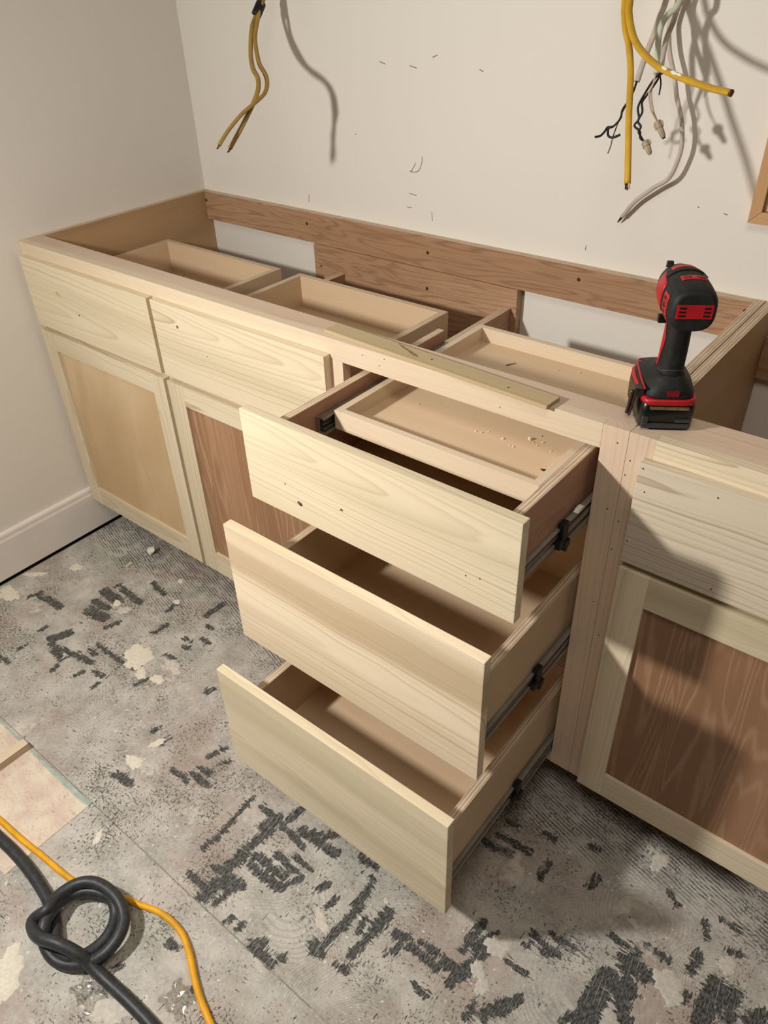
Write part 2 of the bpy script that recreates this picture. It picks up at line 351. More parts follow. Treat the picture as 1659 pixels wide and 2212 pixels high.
_W = {}
def wood(kind, axis, face):
    """Sawn wood: growth rings around a tilted pith, streaks and fibre along the grain.
    axis is the grain direction, face the direction the broad face looks in (object space)."""
    key = (kind, axis, face)
    if key in _W:
        return _W[key]
    base, line, alt, period, depth, tilt, lamt, aamt, warp, fib = WOODS[kind]
    k = NT('%s_%s%s' % key)
    rnd = k.n('ShaderNodeObjectInfo').outputs['Random']
    o = dict(zip('xyz', k.sep(k.obj())))
    oth = [c for c in 'xyz' if c != axis and c != face][0]
    g = k.math('ADD', o[axis], k.math('MULTIPLY', rnd, 37.0))
    a = o[oth]
    b = o[face]
    v = k.comb(g, a, b)
    n1 = k.noise(k.vmul(v, (1.6, 5.0, 5.0)), 1.0, 3, 0.55)
    n2 = k.noise(k.vmul(v, (6.0, 30.0, 30.0)), 1.0, 3, 0.5)
    # pith offset across the board differs from board to board
    r2 = k.math('FRACT', k.math('MULTIPLY', rnd, 57.31))
    a1 = k.math('ADD', a, k.math('MULTIPLY_ADD', r2, 0.16, -0.08))
    a1 = k.math('ADD', a1, k.math('MULTIPLY', o[axis], k.math('MULTIPLY_ADD', rnd, 2 * tilt, -tilt)))
    a1 = k.math('ADD', a1, k.math('MULTIPLY_ADD', n1, 2 * warp, -warp))
    b1 = k.math('ADD', b, k.math('MULTIPLY_ADD', o[axis], tilt * 1.2, depth))
    b1 = k.math('ADD', b1, k.math('MULTIPLY_ADD', n1, warp, -warp / 2))
    r = k.math('SQRT', k.math('ADD', k.math('MULTIPLY', a1, a1), k.math('MULTIPLY', b1, b1)))
    r = k.math('ADD', r, k.math('MULTIPLY_ADD', n2, warp * 0.16, 0.0))
    r = k.math('ADD', r, k.math('MULTIPLY_ADD', k.noise(k.comb(k.math('MULTIPLY', g, 0.5), k.math('MULTIPLY', r, 26.0), rnd), 1.0, 2, 0.5), period * 5.0, 0.0))
    ph = k.math('DIVIDE', r, period)
    fr = k.math('FRACT', ph)
    wn = k.n('ShaderNodeTexWhiteNoise', noise_dimensions='1D')
    k.set(wn.inputs['W'], k.math('FLOOR', ph))
    ringv = wn.outputs['Value']
    ln = k.ramp(fr, [(0.0, 0.0), (0.45, 0.06), (0.78, 0.55), (0.93, 1.0), (1.0, 0.0)])
    ln = k.math('MULTIPLY', ln, k.math('MULTIPLY_ADD', k.math('MULTIPLY', ringv, ringv), 0.9, 0.12))
    ln = k.math('MULTIPLY', ln, lamt)
    st = k.step(k.noise(k.vmul(k.comb(g, a1, b1), (0.7, 9.0, 9.0)), 1.0, 2, 0.5), 0.42, 0.68)
    fibre = k.noise(k.vmul(v, (14.0, 520.0, 520.0)), 1.0, 2, 0.6)
    col = k.mix(k.math('MULTIPLY', st, aamt), lin(base), lin(alt))
    col = k.mix(ln, col, lin(line))
    dk = k.math('MULTIPLY_ADD', fibre, 2 * fib, 1.0 - fib)
    dk = k.math('MULTIPLY', dk, k.math('MULTIPLY_ADD', rnd, 0.10, 0.95))
    col = k.mix(1.0, col, k.comb(dk, dk, dk), 'MULTIPLY')
    k.bump(fibre, 0.08, 0.0006)
    _W[key] = k.fin(col, 0.52, 0.35)
    return _W[key]

def veneer(kind, axis, face):
    """Rotary cut veneer or wild grained board: contour lines of noise drawn out along the grain."""
    key = ('v' + kind, axis, face)
    if key in _W:
        return _W[key]
    base, line, alt, su, sv, K, lamt, aamt, fib = VENEERS[kind]
    k = NT('%s_veneer_%s%s' % (kind, axis, face))
    rnd = k.n('ShaderNodeObjectInfo').outputs['Random']
    o = dict(zip('xyz', k.sep(k.obj())))
    oth = [c for c in 'xyz' if c != axis and c != face][0]
    g = k.math('ADD', o[axis], k.math('MULTIPLY', rnd, 31.0))
    v = k.comb(g, o[oth], o[face])
    w = k.noise(k.vmul(v, (su * 0.6, sv * 0.35, sv * 0.35)), 1.0, 3, 0.5, 0.6)
    f = k.noise(k.comb(k.math('MULTIPLY', g, su), k.math('MULTIPLY_ADD', o[oth], sv, k.math('MULTIPLY', w, 1.4)), k.math('MULTIPLY', o[face], sv)), 1.0, 2, 0.45, 0.35)
    fn = k.noise(k.vmul(v, (9.0, 130.0, 130.0)), 1.0, 3, 0.6)
    ph = k.math('ADD', k.math('MULTIPLY', f, K), k.math('MULTIPLY', fn, 0.35))
    tri = k.math('ABSOLUTE', k.math('SUBTRACT', k.math('FRACT', ph), 0.5))
    wn = k.n('ShaderNodeTexWhiteNoise', noise_dimensions='1D')
    k.set(wn.inputs['W'], k.math('FLOOR', k.math('ADD', ph, 0.5)))
    ln = k.math('MULTIPLY', k.step(tri, 0.22, 0.5), k.math('MULTIPLY_ADD', wn.outputs['Value'], 0.7, 0.3))
    col = k.mix(k.math('MULTIPLY', k.step(w, 0.38, 0.62), aamt), lin(base), lin(alt))
    col = k.mix(k.math('MULTIPLY', ln, lamt), col, lin(line))
    pore = k.noise(k.vmul(v, (26.0, 620.0, 620.0)), 1.0, 2, 0.6)
    dk = k.math('MULTIPLY_ADD', pore, 2 * fib, 1.0 - fib)
    dk = k.math('MULTIPLY', dk, k.math('MULTIPLY_ADD', rnd, 0.10, 0.95))
    col = k.mix(1.0, col, k.comb(dk, dk, dk), 'MULTIPLY')
    k.bump(pore, 0.06, 0.0005)
    _W[key] = k.fin(col, 0.52, 0.35)
    return _W[key]

# base, line, patch, scale along, scale across, contours, line amount, patch amount, pores
VENEERS = {
    'redply': ((164, 126, 96), (192, 156, 122), (144, 106, 78), 1.0, 14.0, 17.0, 0.55, 0.8, 0.16),
    'alder':  ((184, 147, 115), (138, 100, 74), (168, 130, 98), 1.7, 22.0, 15.0, 0.72, 0.8, 0.16),
    'birch':  ((214, 188, 150), (190, 156, 116), (194, 164, 124), 1.6, 6.0, 4.0, 0.40, 1.0, 0.07),
    'birchdark': ((190, 156, 116), (168, 132, 94), (172, 138, 100), 1.1, 9.0, 4.0, 0.40, 0.9, 0.07),
    'rose':   ((178, 138, 114), (154, 112, 88), (164, 122, 98), 1.2, 20.0, 12.0, 0.5, 0.7, 0.14),
}

# base, ring line, streak, ring spacing, pith depth, tilt, line amount, streak amount, warp, fibre
WOODS = {
    'poplar':   ((222, 207, 179), (172, 144, 108), (204, 190, 160), 0.0064, 0.045, 0.030, 0.78, 0.8, 0.022, 0.07),
    'poplarband': ((236, 218, 190), (176, 146, 112), (198, 176, 144), 0.0055, 0.060, 0.022, 0.70, 0.95, 0.020, 0.07),
    'poplargreen': ((232, 216, 188), (178, 158, 126), (204, 190, 158), 0.0060, 0.050, 0.030, 0.65, 1.0, 0.024, 0.07),
    'poplargrey': ((214, 200, 178), (160, 138, 112), (196, 186, 162), 0.0085, 0.040, 0.040, 0.95, 0.8, 0.030, 0.08),
    'strip':    ((206, 184, 146), (168, 142, 106), (184, 164, 126), 0.0060, 0.050, 0.010, 0.5, 0.7, 0.008, 0.06),
    'maple':    ((222, 204, 178), (198, 170, 138), (212, 190, 160), 0.0052, 0.050, 0.015, 0.45, 0.6, 0.008, 0.06),
    'pinkish':  ((220, 197, 172), (190, 156, 130), (208, 182, 158), 0.0060, 0.050, 0.012, 0.6, 0.6, 0.008, 0.06),
    'alder':    ((182, 146, 116), (148, 108, 82), (166, 128, 100), 0.0065, 0.030, 0.040, 0.8, 0.7, 0.030, 0.10),
    'birch':    ((204, 174, 132), (186, 150, 108), (192, 160, 118), 0.0300, 0.120, 0.030, 0.35, 0.6, 0.080, 0.05),
    'drawerply':((214, 188, 156), (198, 168, 134), (204, 176, 142), 0.0200, 0.080, 0.010, 0.3, 0.5, 0.020, 0.05),
    'redply':   ((178, 136, 104), (214, 178, 142), (160, 116, 86), 0.0160, 0.060, 0.060, 0.75, 0.9, 0.050, 0.12),
    'casing':   ((206, 164, 118), (172, 124, 84), (190, 146, 102), 0.0070, 0.030, 0.020, 0.6, 0.6, 0.012, 0.08),
}

_E = {}
def plyedge(across):
    """Edge of plywood: thin light and dark veneers stacked along the `across` axis."""
    if across in _E:
        return _E[across]
    k = NT('ply_edge_' + across)
    o = dict(zip('xyz', k.sep(k.obj())))
    along = [c for c in 'xyz' if c != across and c != 'z'][0] if across != 'z' else 'x'
    wob = k.noise(k.obj(), 9.0, 2, 0.5)
    t = k.math('ADD', k.math('DIVIDE', o[across], 0.0056), k.math('MULTIPLY', wob, 0.9))
    s = k.math('ABSOLUTE', k.math('SUBTRACT', k.math('FRACT', t), 0.5))
    sc = {across: 700.0}
    fib = k.noise(k.vmul(k.obj(), tuple(700.0 if c == across else 22.0 for c in 'xyz')), 1.0, 2, 0.6)
    col = k.mix(k.step(s, 0.10, 0.34), lin((186, 158, 130)), lin((222, 204, 178)))
    col = k.mix(k.math('MULTIPLY', k.step(fib, 0.50, 0.70), 0.55), col, lin((150, 120, 94)))
    _E[across] = k.fin(col, 0.6, 0.3)
    return _E[across]

M = {}
def wall_mat(name, rgb):
    k = NT(name)
    p = k.obj()
    big = k.noise(p, 1.3, 3, 0.5)
    fine = k.noise(p, 260.0, 3, 0.6)
    c = lin(rgb)
    col = k.mix(k.step(big, 0.3, 0.7), tuple(v * 0.975 for v in c), c)
    k.bump(fine, 0.10, 0.0008)
    return k.fin(col, 0.6, 0.3)
M['wall'] = wall_mat('painted_drywall', (236, 230, 220))
M['paint'] = plain('white_trim_paint', (238, 230, 222), 0.35, 0.45, vary=0.03, scale=12)
M['dark'] = plain('dark_plate', (40, 36, 34), 0.8)
M['toe'] = plain('dark_brown_board', (52, 42, 36), 0.8, vary=0.2)  # dark brown boards under the cabinets
M['steel'] = plain('zinc_steel', (150, 146, 138), 0.35, 0.6, 0.45, vary=0.12, scale=40)
M['darksteel'] = plain('dark_slide_steel', (134, 122, 108), 0.35, 0.6, 0.3, vary=0.15, scale=40)
M['blackplastic'] = plain('black_plastic', (18, 18, 18), 0.45, 0.4)
M['rubber'] = plain('black_rubber', (30, 31, 31), 0.62, 0.35, vary=0.35, bump=0.15, scale=90)
M['redplastic'] = plain('red_plastic', (178, 22, 30), 0.42, 0.45, vary=0.12, scale=70)
M['battery'] = plain('black_battery_plastic', (15, 15, 16), 0.28, 0.5)
M['clip'] = plain('smoky_brown_clip', (62, 48, 42), 0.22, 0.6, 0.4)
M['yellow'] = plain('yellow_cable_jacket', (204, 158, 40), 0.42, 0.45, vary=0.12, scale=30)
M['yellowshade'] = plain('shaded_yellow_cable_jacket', (168, 134, 66), 0.5, 0.4, vary=0.15, scale=30)  # yellow darkened for the backlit look, shade held in the colour
M['cord'] = plain('yellow_cord_rubber', (236, 170, 30), 0.5, 0.4, vary=0.18, scale=25)
M['grey'] = plain('pale_grey_cable_jacket', (196, 184, 170), 0.5, 0.35, vary=0.10, scale=40)
M['green'] = plain('greenish_white_cable_jacket', (196, 200, 176), 0.5, 0.35, vary=0.10, scale=40)
M['copper'] = plain('old_copper', (120, 82, 66), 0.45, 0.5, 0.6)
M['pinkwire'] = plain('dusty_white_wire', (206, 180, 162), 0.5)
M['blackwire'] = plain('black_wire', (24, 23, 24), 0.5, 0.4)
M['tape'] = plain('black_tape', (20, 19, 18), 0.55, 0.4)
M['nut'] = plain('tan_connector_plastic', (176, 160, 132), 0.45, 0.4, vary=0.2, scale=90)
M['whiteclear'] = plain('white_paint_smear', (232, 228, 218), 0.5)
M['plaster'] = plain('plaster', (226, 219, 202), 0.85, 0.2, vary=0.10, bump=0.5, scale=150)
M['pencil'] = plain('grey_scuff', (146, 137, 124), 0.8)
M['pin'] = plain('dark_pin_hole', (62, 42, 30), 0.9)
M['knot'] = plain('dark_knot', (112, 82, 58), 0.7, vary=0.4, scale=300)
M['screw'] = plain('dark_screw', (70, 58, 40), 0.4, 0.5, 0.7)
M['brass'] = plain('brass_screw_head', (190, 160, 104), 0.35, 0.5, 0.8)
M['hose'] = plain('black_hose_rubber', (52, 54, 57), 0.46, 0.42, vary=0.28, bump=0.25, scale=110)
M['offcut'] = wood('maple', 'x', 'z')

def osb_mat():
    k = NT('pinkish_worn_sheet')
    p = k.obj()
    n = k.noise(p, 18.0, 4, 0.6)
    fi = k.noise(k.vmul(p, (60, 200, 60)), 1.0, 4, 0.7, 1.5)
    col = k.mix(k.step(n, 0.35, 0.68), lin((228, 214, 194)), lin((212, 190, 174)))
    col = k.mix(k.math('MULTIPLY', k.step(fi, 0.56, 0.66), 0.5), col, lin((140, 112, 92)))
    col = k.mix(k.math('MULTIPLY', k.step(k.noise(p, 90.0, 3, 0.6), 0.6, 0.7), 0.4), col, lin((230, 218, 200)))
    k.bump(fi, 0.35, 0.001)
    return k.fin(col, 0.75, 0.25)
M['osb'] = osb_mat()
M['teal'] = plain('teal_vinyl_edge', (172, 186, 176), 0.6, 0.3, vary=0.18, scale=60)

def floor_mat():
    """Scraped subfloor: grey thinset with trowel ridges, brown stains, black mastic showing in torn strips."""
    k = NT('scraped_floor')
    p = k.obj()
    at = k.n('ShaderNodeAttribute', attribute_name='marks')
    sp = k.n('ShaderNodeSeparateColor')
    k.set(sp.inputs[0], at.outputs['Color'])
    dark_a, ridge_a, speck_a = sp.outputs[0], sp.outputs[1], sp.outputs[2]
    x, y, z = k.sep(p)
    flat = k.comb(x, y, 0.0)
    # base mottling
    big = k.noise(flat, 3.2, 4, 0.55)
    mid = k.noise(flat, 16.0, 5, 0.6)
    fine = k.noise(flat, 130.0, 4, 0.65)
    grit = k.noise(flat, 520.0, 3, 0.6)
    grey = k.mix(k.step(mid, 0.3, 0.7), lin((160, 156, 149)), lin((202, 197, 188)))
    grey = k.mix(k.math('MULTIPLY', k.step(fine, 0.35, 0.72), 0.5), grey, lin((214, 208, 198)))
    tint = k.step(k.noise(k.vadd(flat, (3.1, 7.7, 0.0)), 4.2, 5, 0.65), 0.46, 0.64)
    col = k.mix(k.math('MULTIPLY', tint, 0.50), grey, lin((164, 138, 122)))
    green = k.step(k.noise(k.vadd(flat, (9.1, 1.7, 0.0)), 3.6, 3, 0.5), 0.55, 0.75)
    col = k.mix(k.math('MULTIPLY', green, 0.35), col, lin((150, 160, 148)))
    # trowel arcs: rings around scattered centres
    vo = k.n('ShaderNodeTexVoronoi', feature='F1')
    vo.inputs['Scale'].default_value = 4.3
    wv = k.n('ShaderNodeVectorMath', operation='ADD')
    k.set(wv.inputs[0], flat)
    k.set(wv.inputs[1], k.comb(k.math('MULTIPLY_ADD', big, 0.10, -0.05), k.math('MULTIPLY_ADD', mid, 0.016, -0.008), 0.0))
    k.set(vo.inputs['Vector'], wv.outputs[0])
    arcs = k.math('SINE', k.math('MULTIPLY', vo.outputs['Distance'], 2 * math.pi / (0.0046 * 4.3)))
    amask = k.step(k.noise(k.vadd(flat, (5.5, 2.2, 0.0)), 5.0, 3, 0.5), 0.44, 0.62)
    # straight ridges across the strip in front of the cabinets
    rw = k.math('ADD', k.math('MULTIPLY', x, 0.28), k.math('ADD', y, k.math('MULTIPLY', mid, 0.012)))
    ridg = k.math('SINE', k.math('MULTIPLY', rw, 2 * math.pi / 0.0074))
    rbreak = k.step(k.noise(k.vmul(flat, (26.0, 60.0, 1.0)), 1.0, 3, 0.6), 0.36, 0.56)
    rmask = k.math('MULTIPLY', ridge_a, rbreak)
    rdark = k.math('MULTIPLY', k.step(ridg, 0.0, 0.7), rmask)
    adark = k.math('MULTIPLY', k.step(arcs, 0.1, 0.95), amask)
    col = k.mix(k.math('MULTIPLY', adark, 0.22), col, lin((100, 96, 90)))
    col = k.mix(k.math('MULTIPLY', rdark, 0.80), col, lin((62, 58, 54)))
    # light dust flecks
    fl = k.math('MAXIMUM', k.step(k.noise(flat, 95.0, 2, 0.5), 0.68, 0.72), k.step(k.noise(k.vadd(flat, (2.0, 6.0, 0.0)), 240.0, 2, 0.5), 0.70, 0.74))
    col = k.mix(k.math('MULTIPLY', fl, 0.75), col, lin((236, 230, 218)))
    # torn black mastic: distance attribute broken up by noise along both tile directions
    n1 = k.noise(k.vmul(flat, (34.0, 170.0, 1.0)), 1.0, 5, 0.7)
    n2 = k.noise(k.vmul(flat, (170.0, 34.0, 1.0)), 1.0, 5, 0.7)
    way = k.step(k.noise(k.vadd(flat, (6.6, 0.4, 0.0)), 15.0, 2, 0.5), 0.47, 0.53)
    def pick(p_, q_):
        return k.math('ADD', k.math('MULTIPLY', p_, way), k.math('MULTIPLY', q_, k.math('SUBTRACT', 1.0, way)))
    nn = pick(n1, n2)
    nb = k.noise(flat, 75.0, 3, 0.6)
    dk = k.math('ADD', dark_a, k.math('MULTIPLY_ADD', nn, -2.8, 1.50))
    dk = k.math('ADD', dk, k.math('MULTIPLY_ADD', nb, -0.7, 0.33))
    dmask = k.step(dk, 0.44, 0.54)
    # small torn pits, drawn out along either tile direction
    pit = pick(k.noise(k.vmul(flat, (130.0, 250.0, 1.0)), 1.0, 5, 0.68), k.noise(k.vmul(k.vadd(flat, (3.3, 1.9, 0.0)), (250.0, 130.0, 1.0)), 1.0, 5, 0.68))
    pit2 = k.noise(k.vadd(flat, (1.3, 4.4, 0.0)), 8.0, 4, 0.6)
    pv = k.math('ADD', k.math('ADD', pit, k.math('MULTIPLY', pit2, 0.50)), k.math('MULTIPLY', speck_a, 0.05))
    pv = k.math('ADD', pv, k.math('MULTIPLY', dark_a, 0.07))
    pm = k.step(pv, 0.862, 0.895)
    dmask = k.math('MAXIMUM', dmask, k.math('MULTIPLY', pm, 0.85))
    blk = k.mix(k.step(k.noise(k.vmul(flat, (420.0, 120.0, 1.0)), 1.0, 3, 0.6), 0.38, 0.66), lin((54, 54, 53)), lin((112, 112, 108)))
    # scoring across the black strips
    sc_ = k.step(k.noise(k.vmul(k.comb(k.math('ADD', x, k.math('MULTIPLY', y, 0.12)), y, 0.0), (300.0, 9.0, 1.0)), 1.0, 1, 0.5), 0.66, 0.70)
    blk = k.mix(k.math('MULTIPLY', sc_, 0.55), blk, lin((168, 164, 156)))
    col = k.mix(dmask, col, blk)
    # pale rim round the torn strips
    rim = k.math('MULTIPLY', k.step(dk, 0.26, 0.40), k.math('SUBTRACT', 1.0, k.step(dk, 0.42, 0.47)))
    col = k.mix(k.math('MULTIPLY', rim, 0.30), col, lin((206, 200, 190)))
    # smeared pale plaster dust
    du = k.math('ADD', k.noise(k.vadd(flat, (8.8, 3.3, 0.0)), 6.5, 5, 0.65), k.math('MULTIPLY', k.noise(flat, 60.0, 3, 0.6), 0.25))
    col = k.mix(k.math('MULTIPLY', k.step(du, 0.74, 0.84), 0.6), col, lin((226, 219, 206)))
    # joint between the floor sheets
    jd = k.math('ABSOLUTE', k.math('ADD', k.math('ADD', y, 0.6025), k.math('MULTIPLY_ADD', mid, 0.003, -0.0015)))
    jm = k.math('SUBTRACT', 1.0, k.step(jd, 0.0006, 0.0018))
    jm = k.math('MULTIPLY', jm, k.step(mid, 0.30, 0.45))
    col = k.mix(k.math('MULTIPLY', jm, 0.55), col, lin((84, 80, 74)))
    h = k.math('MULTIPLY', dmask, -1.0)
    h = k.math('ADD', h, k.math('MULTIPLY', k.math('MULTIPLY', arcs, amask), 0.14))
    h = k.math('ADD', h, k.math('MULTIPLY', k.math('MULTIPLY', ridg, rmask), -0.30))
    h = k.math('ADD', h, k.math('MULTIPLY', fine, 0.9))
    h = k.math('ADD', h, k.math('MULTIPLY', grit, 0.25))
    k.bump(h, 0.55, 0.0022)
    return k.fin(col, 0.72, 0.3)
M['floor'] = floor_mat()

# ------------------------------------------------------------------ room
D = 0.6039            # back wall
ZT = 0.876            # top of the cabinets
def struct(name, bm, mat, parent=None, origin=None):
    o = link(name, bm, mat, parent, origin)
    if parent is None:
        o['kind'] = 'structure'
    return o

# floor: a fine grid where the photograph looks, coarse beyond
FX = np.concatenate([np.linspace(-0.12, -0.02, 3), np.arange(0.0, 2.30, 0.004), np.linspace(2.32, 4.0, 12)])
FY = np.concatenate([np.linspace(-3.0, -1.32, 12), np.arange(-1.30, 0.16, 0.004), np.linspace(0.18, D + 0.1, 4)])
gx, gy = np.meshgrid(FX, FY, indexing='ij')
rng = np.random.default_rng(3)
darkf = np.full(gx.shape, 1e3)
for s in STREAKS:
    w, q = max(s[0], 0.003), s[1:]
    pts = [(q[i], q[i + 1]) for i in range(0, len(q), 2)]
    for (ax, ay), (bx, by) in zip(pts[:-1], pts[1:]):
        L2 = max((bx - ax) ** 2 + (by - ay) ** 2, 1e-9)
        t = np.clip(((gx - ax) * (bx - ax) + (gy - ay) * (by - ay)) / L2, 0, 1)
        d = np.hypot(gx - ax - t * (bx - ax), gy - ay - t * (by - ay)) - w
        darkf = np.minimum(darkf, d)
dark = np.clip(0.60 - darkf / 0.016, 0, 0.80)
ridge = np.clip((gy + 0.10 + 0.03 * np.sin(gx * 9)) / 0.06, 0, 1)
ridge = np.maximum(ridge, np.clip(1 - np.hypot(gx - 0.46, gy + 0.10) / 0.16, 0, 1) * 1.0)
speck = np.clip(0.5 + 0.5 * np.sin(gx * 7.3 + 1.1) * np.sin(gy * 8.9), 0, 1)
gz = -0.0010 * np.clip(dark - 0.5, 0, 0.3) / 0.3
# the floor layers stop short of the wall, leaving a slot whose shade is painted dark
slot = gx < 0.013
dark[slot] = 1.6
gz[slot] = -0.014
# the sheets lie a touch proud of each other at the joint
gz += np.where((gy < -0.602) & ~slot, 0.0012, 0.0)
nx, ny = gx.shape
co = np.stack([gx, gy, gz], -1).reshape(-1, 3).astype(np.float32)
ii = (np.arange(nx - 1)[:, None] * ny + np.arange(ny - 1)[None, :]).ravel()
quads = np.stack([ii, ii + ny, ii + ny + 1, ii + 1], 1).astype(np.int32)
fm = bpy.data.meshes.new('floor')
fm.vertices.add(len(co))
fm.vertices.foreach_set('co', co.ravel())
fm.loops.add(quads.size)
fm.loops.foreach_set('vertex_index', quads.ravel())
fm.polygons.add(len(quads))
fm.polygons.foreach_set('loop_start', np.arange(0, quads.size, 4, dtype=np.int32))
fm.update(calc_edges=True)
att = fm.color_attributes.new('marks', 'FLOAT_COLOR', 'POINT')
att.data.foreach_set('color', np.stack([dark, ridge, speck, np.ones_like(dark)], -1).astype(np.float32).ravel())
fm.materials.append(M['floor'])
floor = bpy.data.objects.new('floor', fm)
floor['kind'] = 'structure'
COL.objects.link(floor)
WL['floor'] = Vector((0, 0, 0))

# worn sheet of another floor layer at the left, with its teal edge
bm = bmesh.new()
box(bm, 0.02, 0.829, -0.80, -0.612, -0.001, 0.0026, 0.0006)
o = link('worn_sheet', bm, M['osb'], floor)
o['label'] = 'pinkish beige worn sheet let into the grey floor'
bm = bmesh.new()
prism(bm, [(0.10, -0.616), (0.40, -0.613), (0.62, -0.614), (0.72, -0.616), (0.81, -0.6165), (0.829, -0.612), (0.829, -0.602), (0.76, -0.606), (0.62, -0.609), (0.45, -0.608), (0.10, -0.610)], 2, -0.001, 0.0032)
o = link('vinyl_edge', bm, M['teal'], floor)
o['label'] = 'thin teal strip along the worn sheet'

def blob(bm, cx, cy, rx, ry, h, z0=0.0, n=18, rag=0.3, rot=0.0):
    ph = [random.uniform(0, 6.28) for _ in range(4)]
    c, s = math.cos(rot), math.sin(rot)
    def pt(a, k, z):
        w = 1 + rag * (0.5 * math.sin(2 * a + ph[0]) + 0.35 * math.sin(3 * a + ph[1]) + 0.35 * math.sin(6 * a + ph[2]) + 0.3 * math.sin(11 * a + ph[3]) + 0.22 * math.sin(19 * a + ph[0]))
        px, py = rx * k * w * math.cos(a), ry * k * w * math.sin(a)
        return (cx + px * c - py * s, cy + px * s + py * c, z)
    rings = [[bm.verts.new(pt(2 * math.pi * j / n, k, z0 + z)) for j in range(n)] for k, z in ((1.0, -0.0005), (0.93, h * 0.6), (0.6, h * random.uniform(0.8, 1.1)))]
    for a, b in zip(rings[:-1], rings[1:]):
        for j in range(n):
            bm.faces.new((a[j], a[(j + 1) % n], b[(j + 1) % n], b[j]))
    bm.faces.new(rings[-1])
    bm.faces.new(rings[0][::-1])

M['thinset'] = plain('pale_grey_thinset', (206, 200, 188), 0.85, 0.2, vary=0.12, bump=0.6, scale=110)
for i, (x, y, rx, ry) in enumerate(SPLATS):
    bm = bmesh.new()
    grey_one = x > 1.3 or i in (4, 8, 19)
    blob(bm, x, y, rx * 0.74, ry * 0.74, 0.0007 if grey_one else 0.0010, 0.0012 if y < -0.602 else 0.0, 56, 0.27, random.uniform(-0.6, 0.9))
    link('plaster_splat', bm, M['thinset'] if grey_one else M['plaster'], floor, smooth=True)

bm = bmesh.new()
box(bm, -0.14, 4.0, D, D + 0.12, 0.0, 2.6, 0)
wall_back = struct('wall_back', bm, M['wall'])
bm = bmesh.new()
box(bm, -0.12, 0.0, -3.0, D, 0.013, 2.6, 0)
wall_left = struct('wall_left', bm, M['wall'])
bm = bmesh.new()
box(bm, -0.12, -0.05, -3.0, D, 0.0, 0.0125, 0)
struct('light_stop_1', bm, M['dark'])  # unseen dark plate added to stop light coming in under the wall
# baseboard along the left wall, held just clear of the floor
bm = bmesh.new()
prism(bm, [(0.0, 0.010), (0.015, 0.010), (0.015, 0.124), (0.0125, 0.131), (0.0125, 0.140), (0.0105, 0.1445), (0.0, 0.1465)], 1, -3.0, 0.075)
struct('baseboard_left', bm, M['paint'])

# scuffs and pencil marks on the back wall
for m in MARKS:
    bm = bmesh.new()
    tube(bm, [(p[0], D - 0.0002, p[2]) for p in m], 0.0009, 0.0004, 6, 3)
    link('scuff_mark', bm, M['pencil'], wall_back)

# ------------------------------------------------------------------ cabinet pieces
T = 0.0177
PX, PZ = wood('poplar', 'x', 'y'), wood('poplar', 'z', 'y')
MX, MZ = wood('maple', 'x', 'y'), wood('maple', 'z', 'y')
KX, KZ = wood('pinkish', 'x', 'y'), wood('pinkish', 'z', 'y')
AX = veneer('alder', 'x', 'y')
SIDE = wood('drawerply', 'y', 'x')
BACKP = wood('drawerply', 'x', 'y')
BOT = wood('drawerply', 'x', 'z')
EX, EY = plyedge('x'), plyedge('y')

def pin(parent, p, axis=1, r=0.0012):
    """Small dark nail hole, a flush disc."""
    bm = bmesh.new()
    bmesh.ops.create_cone(bm, cap_ends=True, segments=8, radius1=r, radius2=r, depth=0.0006)
    if axis == 1:
        bmesh.ops.rotate(bm, verts=bm.verts, matrix=Matrix.Rotation(math.pi / 2, 3, 'X'))
    bmesh.ops.translate(bm, verts=bm.verts, vec=p)
    return link('nail_hole', bm, M['pin'], parent)

def screw(parent, p, head=None):
    bm = bmesh.new()
    bmesh.ops.create_cone(bm, cap_ends=True, segments=14, radius1=0.0042, radius2=0.0030, depth=0.0016)
    bmesh.ops.rotate(bm, verts=bm.verts, matrix=Matrix.Rotation(math.pi / 2, 3, 'X'))
    bmesh.ops.translate(bm, verts=bm.verts, vec=p)
    for a in (0, 1):
        box(bm, p[0] - (0.0019 if a else 0.0005), p[0] + (0.0019 if a else 0.0005), p[1] - 0.0013, p[1] - 0.0002, p[2] - (0.0005 if a else 0.0019), p[2] + (0.0005 if a else 0.0019), 0, 1)
    return link('screw', bm, [head or M['screw'], M['brass']], parent)

def door(root, x0, x1, z0, z1, px0, px1, pz0, pz1, panel_mat, label, PX=PX, PZ=PZ):
    y0, y1 = -T, 0.0008
    bm = bmesh.new()
    box(bm, px0 - 0.008, px1 + 0.008, -T + 0.0075, -T + 0.0135, pz0 - 0.008, pz1 + 0.008, 0)
    d = link('door', bm, panel_mat, root)
    d['label'] = label
    b = 0.0010
    board('door_stile', d, x0, px0, y0, y1, z0, z1, PZ, bev=b)
    board('door_stile', d, px1, x1, y0, y1, z0, z1, PZ, bev=b)
    board('door_rail', d, px0, px1, y0 + 0.0002, y1, pz1, z1, PX, bev=b * 0.5)
    board('door_rail', d, px0, px1, y0 + 0.0002, y1, z0, pz0, PX, bev=b * 0.5)
    return d

